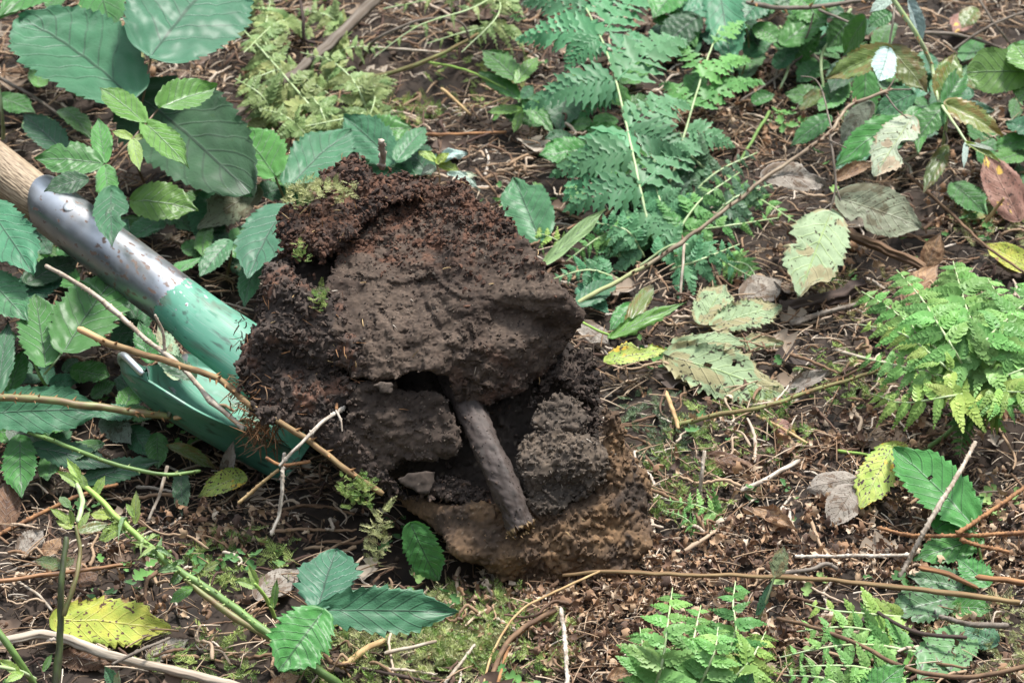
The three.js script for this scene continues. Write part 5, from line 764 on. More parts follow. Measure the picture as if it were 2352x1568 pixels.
fallen('brown leaf scraps at the bottom edge right of the white twig', [1400, 1560, 0.01], [1480, 1530, 0.012], 44, 'tan', { roll: 0.8, wave: 0.3 });
fallen('green and brown leaf in the top right corner litter', [2230, 30, 0.02], [2190, 75, 0.02], 60, 'red', {});

// ---------------------------------------------------------------- branches, sticks and twigs, one by one
twig('branch', 'thick grey branch slanting up to the top edge behind the clod', 'branch', [[498, 290, 0.02], [640, 195, 0.035], [760, 98, 0.05], [880, -20, 0.07]], 11, 17, { bark: 'grey', ridge: 0.3, seg: 20, step: 0.003, streak: true, knots: 0.15, side: [[[[725, 100, 0.045], [700, 90, 0.05], [695, 40, 0.07], [685, -20, 0.08]], 5, 4, { bark: 'dark' }]] });
twig('twig', 'bent brown twig hooking over the pale fern at the top', 'twig', [[826, 150, 0.01], [868, 88, 0.06], [973, 45, 0.08], [1057, 52, 0.08], [1088, 114, 0.05]], 5.5, 3, { bark: 'grey', knots: 0.3 });
twig('stick', 'short pale stick below the bent brown twig', 'stick', [[803, 104, 0.03], [910, 112, 0.035], [1012, 120, 0.03]], 4, 3.5, { bark: 'pale' });
twig('stick', 'green brown stem slanting across the dark hollow at the back', 'stick', [[834, 186, 0.02], [976, 140, 0.04], [1100, 78, 0.06]], 7, 5, { bark: 'greenBrown' });
twig('stick', 'orange brown stick lying behind the clod', 'stick', [[900, 296, 0.012], [985, 308, 0.014], [1164, 303, 0.014]], 5, 4.5, { bark: 'orange', cutEnd: [0.5, 0.34, 0.18] });
twig('grass_stalk', 'flat yellow stalk lying in the hollow behind the clod', 'stalk', [[1013, 202, 0.03], [1045, 230, 0.025], [1082, 264, 0.015]], 5, 4, { bark: 'straw' });
twig('stick', 'thin grey stick at the left edge above the shaft', 'stick', [[-10, 175, 0.02], [80, 225, 0.025], [160, 275, 0.02], [215, 280, 0.02]], 6, 4, { bark: 'grey' });
twig('grass_stalk', 'pale upright stalk at the left edge above the shaft', 'stalk', [[6, 320, 0.03], [2, 250, 0.08], [-4, 200, 0.1]], 6, 4, { bark: 'paleGreen' });
twig('twig', 'grey knobbly twig crossing in front of the spade blade', 'twig', [[103, 610, 0.17], [192, 660, 0.16], [315, 762, 0.14], [371, 808, 0.132], [420, 848, 0.125], [480, 915, 0.115], [560, 985, 0.1]], 5, 6, { bark: 'pale', knots: 0.6, pegs: 0.06, side: [[[[378, 806, 0.133], [372, 760, 0.15], [355, 722, 0.165]], 4, 3, {}]] });
twig('bramble_cane', 'broken dead cane with pale end resting against the clod', 'cane', [[178, 754, 0.15], [255, 790, 0.145], [413, 839, 0.135], [507, 874, 0.13], [560, 920, 0.12], [640, 968, 0.115], [720, 1020, 0.1], [800, 1082, 0.085], [880, 1135, 0.07]], 8, 6.5, { bark: 'cane', knots: 0.2, cut: [0.6, 0.38, 0.18], tip: [0.1, [0.55, 0.34, 0.17]], thorns: 20, thornSize: 15 });
twig('twig', 'pale forked twig hanging down below the root fibres', 'twig', [[652, 1040, 0.09], [648, 1100, 0.075], [641, 1180, 0.05], [622, 1230, 0.035]], 5, 4, { bark: 'white', pegs: 0.08, side: [[[[640, 1078, 0.08], [600, 1110, 0.07], [546, 1156, 0.055]], 4, 4, { bark: 'straw' }]] });
twig('twig', 'pale twig slanting from the peat to the hanging twig', 'twig', [[792, 932, 0.12], [740, 970, 0.115], [690, 1020, 0.105], [640, 1070, 0.09]], 5, 4, { bark: 'white', pegs: 0.08, side: [[[[772, 942, 0.12], [776, 910, 0.125], [780, 885, 0.13]], 4, 3, { bark: 'orange' }], [[[772, 942, 0.12], [784, 968, 0.115], [786, 990, 0.11]], 3.5, 1.5, {}]] });
twig('twig', 'short reddish twig curving under the dead cane', 'twig', [[610, 1050, 0.09], [640, 1066, 0.085], [712, 1060, 0.085]], 4, 4, { bark: 'orange', pegs: 0.05 });
twig('twig', 'spiny twig in the shade left of the clod foot', 'twig', [[610, 1180, 0.01], [720, 1160, 0.014], [815, 1180, 0.014]], 4, 3, { bark: 'brown', pegs: 0.15 });
twig('twig', 'pale twig leaning under the bristly green cane', 'twig', [[384, 1070, 0.04], [368, 1130, 0.025], [340, 1195, 0.008]], 4.5, 3.5, { bark: 'pale', pegs: 0.08 });
twig('twig', 'reddish twig running left behind the seedling', 'twig', [[-10, 1232, 0.012], [60, 1195, 0.016], [175, 1140, 0.02], [270, 1112, 0.02]], 5, 4, { bark: 'orange', pegs: 0.1 });
twig('grass_stalk', 'smooth orange stalk from the left edge to the unfolding leaflets', 'stalk', [[-10, 1335, 0.02], [130, 1317, 0.022], [282, 1297, 0.025]], 5, 4.5, { bark: 'orange', shiny: true });
twig('stick', 'long peeling pale brown stick along the bottom left', 'stick', [[-20, 1478, 0.018], [40, 1465, 0.022], [105, 1456, 0.022], [250, 1504, 0.02], [430, 1548, 0.02], [600, 1590, 0.02]], 10.5, 9, { bark: 'pale', ridge: 0.35, seg: 20, step: 0.002, streak: true, wobble: 0.15, cut: [0.5, 0.4, 0.3] });
twig('twig', 'short grey lichened twig lying across the bottom left stick', 'twig', [[255, 1525, 0.028], [330, 1490, 0.034], [390, 1465, 0.03]], 3.5, 3, { bark: 'grey', pegs: 0.12 });
twig('twig', 'grey bumpy twig left of the seedling stem', 'twig', [[0, 1320, 0.012], [60, 1298, 0.015], [125, 1275, 0.015]], 3.5, 3, { bark: 'grey', pegs: 0.1 });
twig('stick', 'pale forked straw right of the left edge', 'stick', [[38, 1335, 0.012], [85, 1365, 0.012], [118, 1402, 0.012]], 4, 3, { bark: 'pale' });
twig('stick', 'thick brown splintered stick under the foreground bramble leaf', 'stick', [[780, 1530, 0.012], [830, 1498, 0.014], [882, 1468, 0.014]], 9, 7, { bark: 'straw' });
twig('stick', 'short pale stick in the moss at the bottom centre', 'stick', [[882, 1500, 0.02], [940, 1488, 0.02], [1002, 1472, 0.02]], 5, 4, { bark: 'pale' });
twig('twig', 'dark bare twig along the bottom edge', 'twig', [[785, 1528, 0.012], [860, 1540, 0.014], [1020, 1575, 0.012]], 5, 3.5, { bark: 'dark', knots: 0.3 });
twig('twig', 'pale spiny twig bending through the bottom centre moss', 'twig', [[1020, 1570, 0.012], [1060, 1520, 0.016], [1090, 1480, 0.016]], 4, 3, { bark: 'pale', pegs: 0.15 });
twig('twig', 'upright white spiny twig at the bottom centre', 'twig', [[1288, 1396, 0.03], [1298, 1474, 0.026], [1303, 1590, 0.02]], 4.5, 4.5, { bark: 'white', pegs: 0.25 });
twig('fern_stalk', 'long orange brown stalk running right from the foot of the clod', 'stalk', [[1290, 1322, 0.02], [1380, 1313, 0.03], [1568, 1320, 0.032], [1750, 1324, 0.032], [1893, 1331, 0.032], [2075, 1349, 0.03], [2345, 1384, 0.03]], 4, 6.5, { bark: 'cane', streak: true, wobble: 0.45, knots: 0.2, ridge: 0.3, cutEnd: [0.5, 0.3, 0.12] });
twig('fern_stalk', 'thin straw bending from the clod foot to the bottom edge', 'stalk', [[1378, 1312, 0.035], [1290, 1352, 0.035], [1197, 1402, 0.03], [1135, 1490, 0.022], [1104, 1590, 0.015]], 3, 2.4, { bark: 'straw' });
twig('fern_stalk', 'dark brown paired stalk curving down to the bottom edge', 'stalk', [[1275, 1400, 0.018], [1190, 1452, 0.02], [1150, 1500, 0.018], [1120, 1590, 0.014]], 6, 6, { bark: 'brown', side: [[[[1262, 1412, 0.016], [1180, 1468, 0.016], [1138, 1590, 0.012]], 4, 4, { bark: 'orange' }]] });
twig('bramble_cane', 'green thorny stem arching over the litter to the bright fern', 'bramble', [[1555, 975, 0.012], [1650, 952, 0.02], [1743, 937, 0.026], [1883, 891, 0.034], [2009, 853, 0.04], [2070, 822, 0.045]], 6, 4.5, { bark: 'greenBrown', thorns: 46, thornSize: 9 });
twig('twig', 'dark brown stem rising beside the green thorny stem', 'twig', [[1900, 884, 0.012], [1980, 845, 0.03], [2035, 820, 0.035]], 4, 3, { bark: 'brown' });
twig('stick', 'pale tan stick pointing at the bright fern', 'stick', [[1920, 803, 0.014], [1985, 822, 0.016], [2060, 838, 0.016]], 5, 4, { bark: 'pale' });
twig('branch', 'rotten lichen flecked branch piece right of the faded leaves', 'branch', [[1815, 745, 0.014], [1880, 722, 0.018], [1975, 698, 0.018]], 7, 6, { bark: 'grey', ridge: 0.5, pegs: 0.16, seg: 12 });
twig('branch', 'mossy brown rotten branch behind the lichen flecked piece', 'branch', [[1790, 715, 0.006], [1890, 690, 0.01], [1990, 655, 0.01]], 24, 15, { bark: 'dark', ridge: 0.7, seg: 28, step: 0.0022, streak: true, sharp: true });
twig('branch', 'flat reddish brown rotten branch under the slate leaf', 'branch', [[1945, 535, 0.02], [2030, 572, 0.022], [2128, 614, 0.02]], 14, 9, { bark: 'brown', ridge: 0.7, seg: 24, step: 0.0022, streak: true, sharp: true });
twig('twig', 'dark thin twig from the eaten white leaf to the right edge', 'twig', [[2085, 400, 0.05], [2180, 485, 0.03], [2260, 560, 0.03], [2352, 625, 0.03]], 5, 3.5, { bark: 'brown' });
twig('stick', 'short splintered stick below the tall red leaf', 'stick', [[2252, 525, 0.012], [2280, 490, 0.03], [2305, 455, 0.05]], 6, 4, { bark: 'straw' });
twig('twig', 'thorny brown branch along the top edge right of the large fern', 'twig', [[1715, 5, 0.1], [1790, 18, 0.1], [1900, 12, 0.1], [2010, -5, 0.1]], 7, 6, { bark: 'grey', knots: 0.3, thorns: 6, thornSize: 18, side: [[[[1880, 22, 0.1], [1930, 42, 0.095], [1970, 60, 0.09]], 4.5, 3.5, {}], [[[1870, 30, 0.09], [1855, 80, 0.07], [1840, 100, 0.05]], 3, 2, {}]] });
twig('grass_stalk', 'pale green stalk bending through the upper right litter', 'stalk', [[1955, 20, 0.08], [1920, 80, 0.06], [1888, 125, 0.045], [1890, 180, 0.03], [1898, 240, 0.012]], 5, 4, { bark: 'paleGreen' });
twig('grass_stalk', 'green stalk leaning left in the upper right litter', 'stalk', [[1768, 256, 0.012], [1735, 310, 0.02], [1698, 374, 0.012]], 5, 4, { bark: 'green' });
twig('grass_stalk', 'knotted pale stalk left of the arching bramble', 'stalk', [[1792, 60, 0.06], [1810, 105, 0.045], [1812, 150, 0.03], [1790, 210, 0.012]], 5, 4, { bark: 'paleGreen', knots: 0.3 });
twig('twig', 'grey twig running along the upper right litter', 'twig', [[1700, 232, 0.012], [1765, 190, 0.02], [1830, 140, 0.03], [1905, 70, 0.05]], 4, 3.5, { bark: 'grey', side: [[[[1862, 118, 0.04], [1890, 145, 0.03], [1915, 160, 0.02]], 5, 4, { bark: 'pale' }]] });
twig('twig', 'pale brown twig crossing the top right corner litter', 'twig', [[2115, 75, 0.05], [2190, 78, 0.045], [2260, 95, 0.035], [2330, 125, 0.012]], 6, 4, { bark: 'grey' });
twig('twig', 'long grey twig slanting into the top right corner', 'twig', [[2190, 115, 0.03], [2270, 62, 0.05], [2370, 20, 0.06]], 4, 4, { bark: 'grey' });
twig('twig', 'thin twig falling from the top right corner', 'twig', [[2245, -10, 0.07], [2290, 60, 0.05], [2330, 110, 0.02]], 4, 3, { bark: 'grey' });
twig('stick', 'silvery stick with dark bark in the litter right of the clod', 'stick', [[1700, 1128, 0.012], [1760, 1100, 0.016], [1838, 1057, 0.016]], 6, 5, { bark: 'white', ridge: 0.3 });
twig('twig', 'white spiny twig slanting in front of the dark bramble leaves', 'twig', [[2242, 1015, 0.075], [2205, 1085, 0.07], [2163, 1152, 0.06], [2124, 1218, 0.045], [2086, 1292, 0.02]], 4.5, 6, { bark: 'pale', pegs: 0.22, knots: 0.2, side: [[[[2086, 1292, 0.02], [2074, 1312, 0.018], [2066, 1330, 0.014]], 6, 4, { bark: 'grey' }]] });
twig('twig', 'orange spiny twig coming in from the right edge', 'twig', [[2365, 1112, 0.05], [2290, 1165, 0.045], [2200, 1226, 0.035]], 4.5, 5.5, { bark: 'orange', pegs: 0.3 });
twig('twig', 'orange spiny twig lying level below the grey folded leaf', 'twig', [[2015, 1212, 0.02], [2090, 1228, 0.024], [2198, 1230, 0.03], [2365, 1222, 0.03]], 4, 5, { bark: 'orange', pegs: 0.3, side: [[[[2205, 1238, 0.03], [2260, 1255, 0.025], [2320, 1268, 0.02]], 4.5, 4, {}]] });
twig('twig', 'level white spiny twig above the long orange stalk', 'twig', [[1826, 1278, 0.016], [1930, 1277, 0.02], [2092, 1275, 0.02]], 4, 4, { bark: 'white', pegs: 0.2 });
twig('stick', 'flat grey twig just above the long orange stalk', 'stick', [[1790, 1318, 0.02], [1860, 1308, 0.024], [1900, 1295, 0.024], [1925, 1308, 0.02]], 5, 5, { bark: 'grey', pegs: 0.08 });
twig('fern_stalk', 'split orange stalk lying at the right edge', 'stalk', [[2110, 1302, 0.03], [2180, 1320, 0.03], [2250, 1352, 0.025]], 7, 4, { bark: 'orange', ridge: 0.6, streak: true, seg: 14, sharp: true });
twig('fern_stalk', 'flat reddish stalk at the right edge above the long orange one', 'stalk', [[2240, 1325, 0.03], [2300, 1330, 0.03], [2370, 1340, 0.03]], 7, 6, { bark: 'orange', ridge: 0.6, streak: true, seg: 14, sharp: true });
twig('twig', 'long dark twig curving across the fern in the bottom right', 'twig', [[1785, 1418, 0.025], [1870, 1442, 0.035], [1960, 1474, 0.035], [2093, 1538, 0.03], [2219, 1555, 0.03], [2370, 1528, 0.035]], 4, 6, { bark: 'brown', wobble: 0.4 });
twig('twig', 'dark twig over the spotted bramble leaves in the bottom right', 'twig', [[2014, 1404, 0.03], [2060, 1432, 0.03], [2114, 1454, 0.03], [2222, 1464, 0.028]], 4, 5, { bark: 'dark' });
twig('twig', 'grey lichened twig near the right edge at the bottom', 'twig', [[2158, 1414, 0.025], [2235, 1434, 0.028], [2318, 1436, 0.026]], 5, 7, { bark: 'grey', pegs: 0.12 });
twig('grass_stalk', 'thin pale stalk leaning on the bottom right fern', 'stalk', [[1560, 1555, 0.02], [1630, 1520, 0.03], [1690, 1492, 0.03]], 3.5, 3, { bark: 'paleGreen' });
twig('twig', 'pale upright twig in the litter right of the clod', 'twig', [[1608, 1150, 0.008], [1612, 1090, 0.03], [1618, 1035, 0.045]], 5, 4.5, { bark: 'pale', pegs: 0.08 });
twig('stick', 'tan stick with flaking bark below the largest faded leaf', 'stick', [[1530, 900, 0.012], [1545, 940, 0.014], [1558, 985, 0.014]], 6, 5, { bark: 'straw' });
twig('grass_stalk', 'yellow stalk turning to a dark twig below the green thorny stem', 'stalk', [[1740, 955, 0.012], [1800, 985, 0.016], [1860, 1022, 0.012]], 4, 3.5, { bark: 'straw' });
twig('grass_stalk', 'short green stalk left of the spotted yellow leaf', 'stalk', [[1925, 1035, 0.012], [1980, 1043, 0.016], [2030, 1052, 0.014]], 4, 3, { bark: 'lime' });
twig('stick', 'pale upright stub on top of the clod', 'stick', [[878, 385, 0.235], [880, 350, 0.255], [876, 322, 0.27]], 8, 6.5, { bark: 'pale', pegs: 0.15, knots: 0.3 });
twig('stick', 'slim green stalk under the slanting cane right of the clod', 'stick', [[1330, 735, 0.03], [1375, 760, 0.03], [1420, 775, 0.025]], 3.5, 3, { bark: 'lime' });
twig('twig', 'thin white stalk hanging below the low dark fern', 'twig', [[1572, 560, 0.04], [1568, 620, 0.03], [1562, 690, 0.012]], 4, 3.5, { bark: 'pale' });
{
  const t = thing('dried_flower', 'pale dried flower scraps behind the top of the clod', 'dried flowers', at(1020, 420, 0)); stem(t, [[1000, 450, 0.005], [1010, 410, 0.03], [1000, 370, 0.05]], 2.5, 2, { bark: 'straw' });
  const g = { serr: 0.1, teeth: 6, wave: 0.3, curl: 0.4, corr: 0 }; leaves(t, [[[1000, 372, 0.05], [960, 345, 0.055], 26, 'lime', g], [[1004, 370, 0.05], [1075, 345, 0.055], 26, 'white', g], [[1010, 380, 0.045], [1060, 395, 0.04], 24, 'lime', g], [[1030, 400, 0.04], [1105, 430, 0.03], 28, 'white', g], [[1005, 375, 0.05], [1030, 350, 0.06], 22, 'lime', g], [[1000, 385, 0.045], [965, 400, 0.04], 20, 'white', g], [[1050, 410, 0.035], [1095, 400, 0.04], 20, 'white', g]], 'petal');
}
// ---------------------------------------------------------------- litter that nobody could count
reseed(4242);
const needleGeo = (() => { const pos = [], idx = [], n = 4; for (let i = 0; i <= n; i++) { const t = i / n, w = 0.036 * (1 - 0.75 * Math.abs(t - 0.4) ** 1.5), y = 0.07 * Math.sin(Math.PI * t); pos.push(t - 0.5, y + w, 0, t - 0.5, y - w * 0.6, w, t - 0.5, y - w * 0.6, -w); } for (let i = 0; i < n; i++) for (let j = 0; j < 3; j++) { const a = i * 3 + j, b = i * 3 + (j + 1) % 3; idx.push(a, a + 3, b, b, a + 3, b + 3); } return geoFrom(pos, idx); })();
const twigletGeo = (s) => { const pts = [V3(-0.5, 0, 0), V3(-0.2, 0.03 * s, 0.02), V3(0.15, -0.01, -0.03 * s), V3(0.5, 0.02, 0.02)], g = tube(pts, 0.02, 0.013, { seg: 5, step: 0.06, wobble: 0.5, knots: 0.4 }); g.deleteAttribute('color'); return g; };
const scrapGeo = (s, curl, twist, wide = 0.24) => { const pos = [], idx = [], nu = 7, nv = 4; for (let i = 0; i <= nu; i++) for (let j = 0; j <= nv; j++) { const u = i / nu, v = j / nv * 2 - 1, w = (wide * Math.pow(Math.sin(Math.PI * (0.06 + 0.9 * u)), 0.6)) * (1 + 0.5 * noise(u * 4, v > 0 ? 3 : 8, s)) * (1 + 0.45 * Math.cos(u * 15 + s + (v > 0 ? 2 : 0))), a = (u - 0.5) * curl + s, tw = (u - 0.5) * twist, R = 1 / curl, z = v * w; const cy = R * (1 - Math.cos((u - 0.5) * curl)) + 0.5 * w * v * v * Math.sin(s * 5), cx = R * Math.sin((u - 0.5) * curl); pos.push(cx, cy + z * Math.sin(tw), z * Math.cos(tw)); } for (let i = 0; i < nu; i++) for (let j = 0; j < nv; j++) { const k = i * (nv + 1) + j; idx.push(k, k + nv + 1, k + 1, k + 1, k + nv + 1, k + nv + 2); } return geoFrom(pos, idx); };
const dryPlain = new THREE.MeshPhysicalMaterial({ color: 0xffffff, roughness: 1, transmission: 0.2, thickness: 0, clearcoat: 0.15, clearcoatRoughness: 0.5, side: THREE.DoubleSide });
const spot = () => { const x = rr(-0.85, 0.85), z = rr(-1.5, 0.72); return [x, z]; };
const flat = (tilt) => new THREE.Quaternion().setFromEuler(new THREE.Euler(rr(-tilt, tilt), rr(0, 6.3), rr(-tilt, tilt), 'YXZ'));
const pick = (cols) => { const k = rnd() ** 1.55 * (cols.length - 1), i = Math.floor(k); return mixc(cols[i], cols[i + 1], k - i); };
const litter = (name, geo, mat, list, label, category) => scatter(name, geo, mat, list, scene, { label, category });
{
  const C = [[0.035, 0.022, 0.015], [0.1, 0.064, 0.04], [0.22, 0.155, 0.1], [0.36, 0.29, 0.22], [0.52, 0.45, 0.37]], list = [];
  for (let i = 0; i < 78000; i++) { const [x, z] = spot(), d = fbm(x * 6, 2, z * 6, 2); if (rnd() > 0.55 + 2 * d) continue; const l = rr(0.008, 0.019), k = rr(0.8, 1.5); list.push([V3(x, soilHeight(x, z) + rr(0.001, 0.011), z), flat(0.3), V3(l, l * k, l * k), pick(C)]); }
  litter('needle_litter', needleGeo, plainMat, list, 'brown and grey conifer needles covering the ground', 'needle litter');
}
{
  const C = [[0.07, 0.04, 0.03], [0.2, 0.12, 0.07], [0.36, 0.25, 0.16], [0.5, 0.43, 0.36]];
  for (const [s, n] of [[1, 1900], [-1.6, 1900], [2.4, 1200]]) { const list = []; for (let i = 0; i < n; i++) { const [x, z] = spot(), l = 0.02 + 0.055 * rnd() ** 2, k = rr(0.0009, 0.0019) / 0.02; list.push([V3(x, soilHeight(x, z) + rr(0.004, 0.016), z), flat(0.22), V3(l, k, k), pick(C)]); } litter('twig_litter', twigletGeo(s), plainMat, list, ['short thin dead twigs strewn over the ground', 'slightly bent thin dead twigs strewn over the ground', 'crooked thin dead twigs strewn over the ground'][s === 1 ? 0 : s < 0 ? 1 : 2], 'twig litter'); }
}
{ // longer, paler needles and straws lying on top
  const C = [[0.2, 0.12, 0.07], [0.36, 0.25, 0.16], [0.52, 0.42, 0.32]], list = [];
  for (let i = 0; i < 19000; i++) { const [x, z] = spot(), l = rr(0.012, 0.036), k = rr(0.35, 0.7); if (rnd() > 0.6 + 2 * fbm(x * 7, 9, z * 7, 2)) continue; list.push([V3(x, soilHeight(x, z) + rr(0.008, 0.017), z), flat(0.25), V3(l, l * k, l * k), pick(C)]); }
  litter('straw_litter', needleGeo, plainMat, list, 'pale thin straws lying on top of the needles', 'straw litter');
}
{ // withered fern: curled scraps, most along collapsed fronds
  const C = [[0.06, 0.032, 0.02], [0.17, 0.09, 0.05], [0.33, 0.19, 0.1], [0.46, 0.32, 0.2], [0.6, 0.48, 0.36]], lists = [[], [], [], []];
  const put = (p, s) => lists[Math.floor(rnd() * 4)].push([p, anyTurn(), V3(s, s, s), pick(C)]);
  for (let i = 0; i < 2200; i++) { const [x, z] = spot(); put(V3(x, soilHeight(x, z) + rr(0.002, 0.012), z), rr(0.003, 0.009)); }
  const zones = [[1400, 1385, 260, 45, 50], [1740, 1270, 240, 60, 50], [1250, 1440, 160, 90, 36], [1500, 1450, 220, 60, 30], [2200, 1330, 200, 120, 46], [1980, 1130, 240, 120, 30], [1800, 1480, 160, 60, 34], [2080, 1000, 160, 90, 24], [1720, 250, 170, 100, 44], [2280, 420, 120, 150, 24], [1720, 1040, 150, 120, 22], [1340, 1530, 200, 60, 28], [600, 1240, 140, 40, 14], [2250, 1230, 120, 80, 26], [1880, 640, 130, 60, 14], [2250, 1520, 160, 60, 22], [300, 1350, 220, 90, 14], [620, 250, 200, 120, 20], [1500, 1330, 130, 20, 22]];
  for (const [cx, cy, rx, ry, n] of zones) for (let k = 0; k < n; k++) {
    const a = rr(0, 6.28), r = Math.sqrt(rnd()), p0 = at(cx + Math.cos(a) * r * rx, cy + Math.sin(a) * r * ry, 0), dir = rr(-0.6, 0.6) + (rnd() < 0.5 ? Math.PI : 0), L2 = rr(0.03, 0.1), h = rr(0.002, 0.015), m = Math.round(L2 * 230);
    for (let i = 0; i < m; i++) { const t = i / m, x = p0.x + Math.cos(dir) * L2 * t + rr(-0.007, 0.007), z = p0.z + Math.sin(dir) * L2 * t + rr(-0.009, 0.009); put(V3(x, Math.max(0, soilHeight(x, z)) + h * rr(0.4, 1.2) + 0.002, z), 0.0035 + 0.0145 * rnd() ** 2); }
  }
  lists.forEach((l, i) => litter('withered_fern_litter', scrapGeo(i * 1.7 + 0.4, [2.4, 3.4, 1.8, 3][i], [1.2, -1.8, 3, 0.6][i], [0.22, 0.15, 0.11, 0.19][i]), dryPlain, l, ['gently curled brown fern scraps all over the ground', 'tightly curled brown fern scraps all over the ground', 'twisted brown fern scraps all over the ground', 'rolled up brown fern scraps all over the ground'][i], 'fern litter'));
}
{ // pieces of rotting leaves, flat on the soil
  const C = [[0.04, 0.026, 0.019], [0.11, 0.066, 0.044], [0.22, 0.16, 0.11], [0.4, 0.34, 0.27]], list = [];
  for (let i = 0; i < 900; i++) { const [x, z] = spot(), s = 0.01 + 0.032 * rnd() ** 2; list.push([V3(x, soilHeight(x, z) + rr(0.003, 0.01), z), flat(0.35), V3(s, s, s), pick(C)]); }
  litter('rotting_leaf_litter', scrapGeo(2.9, 0.7, 0.4, 0.34), dryPlain, list, 'dark flat scraps of rotting leaves on the soil', 'leaf litter');
}
{
  const list = []; for (let i = 0; i < 9000; i++) { const [x, z] = spot(), s = 0.0008 + 0.0035 * rnd() ** 3; list.push([V3(x, soilHeight(x, z) + s * 0.5 + 0.002, z), anyTurn(), V3(s, s, s), pick([[0.02, 0.014, 0.01], [0.06, 0.04, 0.028], [0.12, 0.085, 0.06]])]); }
  litter('soil_crumb_litter', rockGeo(8), plainMat, list, 'small dark crumbs of soil scattered on the ground', 'soil crumbs');
}
{
  const list = []; const patch = (qx, qy, rx, rz, n, cols, s0 = 0.007, s1 = 0.017) => list.push(...mossList(at(qx, qy, 0), rx, rz, n, cols, s0, s1));
  for (const a of [[960, 1470, 0.07, 0.07, 210, MP], [880, 1530, 0.08, 0.05, 200, MG], [1010, 1500, 0.06, 0.06, 130, MP], [1070, 1420, 0.05, 0.05, 160, MG], [1180, 1500, 0.05, 0.06, 160, MG], [900, 250, 0.05, 0.06, 120, MG], [1500, 1000, 0.04, 0.06, 110, [[0.06, 0.12, 0.05], [0.16, 0.22, 0.1]]], [1700, 1010, 0.06, 0.06, 120, MG], [1940, 880, 0.04, 0.05, 90, MG], [2000, 690, 0.05, 0.06, 110, [[0.2, 0.2, 0.06], [0.4, 0.36, 0.14]]], [2280, 1490, 0.05, 0.06, 130, MP], [560, 1310, 0.05, 0.05, 100, MG], [1640, 1560, 0.06, 0.05, 130, MG], [2300, 520, 0.05, 0.08, 120, MP], [470, 1530, 0.05, 0.04, 80, MG], [1100, 180, 0.06, 0.08, 60, MG], [330, 110, 0.06, 0.06, 80, MP], [1560, 1140, 0.04, 0.06, 120, MG]]) patch(...a);
  litter('ground_moss', mossGeo, mossMat, list, 'feathery pale and green moss growing through the litter', 'moss');
  const onCane = mossList(at(822, 1128, 0.085), 0.013, 0.008, 90, MG, 0.005, 0.009, false, 0.012); litter('cane_moss', mossGeo, mossMat, onCane, 'bright green moss tuft clinging to the dead cane in front of the clod', 'moss');
  const hang = [...mossList(at(880, 1200, 0.05), 0.005, 0.004, 26, MP, 0.005, 0.012, false, 0.018), ...mossList(at(870, 1260, 0.03), 0.01, 0.008, 30, MP, 0.005, 0.012, false, 0.018)]; litter('hanging_moss', mossGeo, mossMat, hang, 'wispy moss and fibres hanging below the broken cane', 'moss');
}

{ // small green leaflets of seedlings and creeping plants among the litter
  const C = [[0.04, 0.12, 0.03], [0.08, 0.22, 0.05], [0.16, 0.34, 0.08], [0.3, 0.42, 0.14]], list = [];
  for (let k = 0; k < 210; k++) { const [x0, z0] = spot(), n = 3 + Math.floor(rnd() * 9), c = pick(C); for (let i = 0; i < n; i++) { const x = x0 + rr(-0.022, 0.022), z = z0 + rr(-0.022, 0.022), sc = rr(0.006, 0.016); list.push([V3(x, soilHeight(x, z) + rr(0.006, 0.02), z), flat(0.6), V3(sc, sc, sc), mixc(c, pick(C), 0.3)]); } }
  litter('small_leaflets', scrapGeo(5.2, 0.9, 0.3, 0.3), mossMat, list, 'tiny green leaflets of seedlings scattered through the litter', 'small leaves');
}
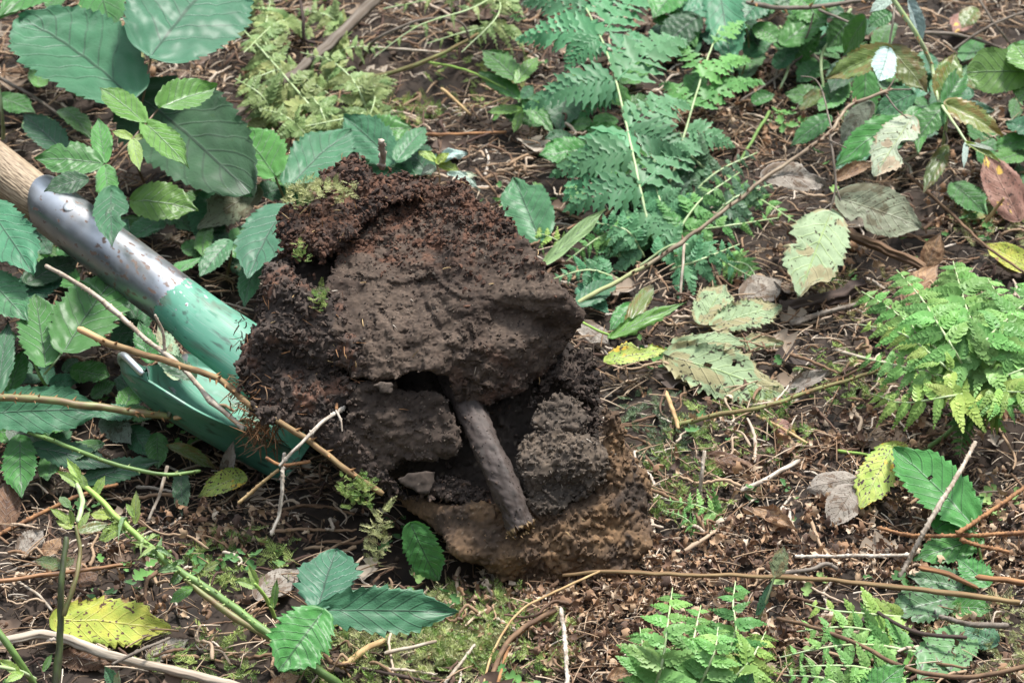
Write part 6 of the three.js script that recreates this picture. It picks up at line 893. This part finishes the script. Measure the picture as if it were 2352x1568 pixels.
// ---------------------------------------------------------------- the young spruce wood round the clearing, whose crowns keep low light off the ground
{
  reseed(777);
  const pos = [], idx = [], col = [], quad = (a, b, c, d, k) => { const n = pos.length / 3; for (const p of [a, b, c, d]) { pos.push(p.x, p.y, p.z); col.push(...k); } idx.push(n, n + 1, n + 2, n, n + 2, n + 3); };
  for (let j = 0; j < 8; j++) { const a = j / 8 * 6.2832, b = (j + 1) / 8 * 6.2832; quad(V3(Math.cos(a) * 0.09, -0.1, Math.sin(a) * 0.09), V3(Math.cos(b) * 0.09, -0.1, Math.sin(b) * 0.09), V3(Math.cos(b) * 0.012, 4.8, Math.sin(b) * 0.012), V3(Math.cos(a) * 0.012, 4.8, Math.sin(a) * 0.012), [0.09, 0.06, 0.045]); }
  for (let i = 0; i < 420; i++) { const t = Math.pow(rnd(), 0.8), y = 0.15 + t * 4.6, L2 = (1 - t) * 1.05 + 0.12, a = rr(0, 6.2832), d = V3(Math.cos(a), -0.25, Math.sin(a)), s2 = V3(-Math.sin(a), 0, Math.cos(a)), c = mixc([0.025, 0.06, 0.025], [0.05, 0.1, 0.04], rnd());
    for (let m = 0; m < 5; m++) { const u0 = m / 5, u1 = (m + 1.1) / 5, w0 = 0.2 * L2 * (1 - u0 * 0.8) * rr(0.7, 1.2), w1 = w0 * 0.55, o0 = V3(0, y, 0).addScaledVector(d, L2 * u0), o1 = V3(0, y - 0.06 * u1, 0).addScaledVector(d, L2 * u1); quad(o0.clone().addScaledVector(s2, w1).add(V3(0, -0.04, 0)), o0.clone().addScaledVector(s2, -w1).add(V3(0, -0.04, 0)), o1.clone().addScaledVector(s2, -w0), o1.clone().addScaledVector(s2, w0), c); } }
  const tree = geoFrom(pos, idx, col), list = [];
  for (let k = 0; k < 26; k++) { const a = k / 26 * 6.2832 + rr(-0.08, 0.08), r = rr(3.5, 4.3) + (Math.sin(a) > 0.6 ? 1.1 : 0), sc = rr(0.9, 1.12), x = Math.cos(a) * r, z = Math.sin(a) * r - 0.1; list.push([V3(x, soilHeight(x, z), z), new THREE.Quaternion().setFromEuler(new THREE.Euler(0, rr(0, 6.3), 0)), V3(sc, sc, sc), [1, 1, 1]]); }
  litter('spruce_wood', tree, VC(0.9), list, 'dense young spruce wood standing round the clearing', 'wood');
}

renderer.render(scene, camera);
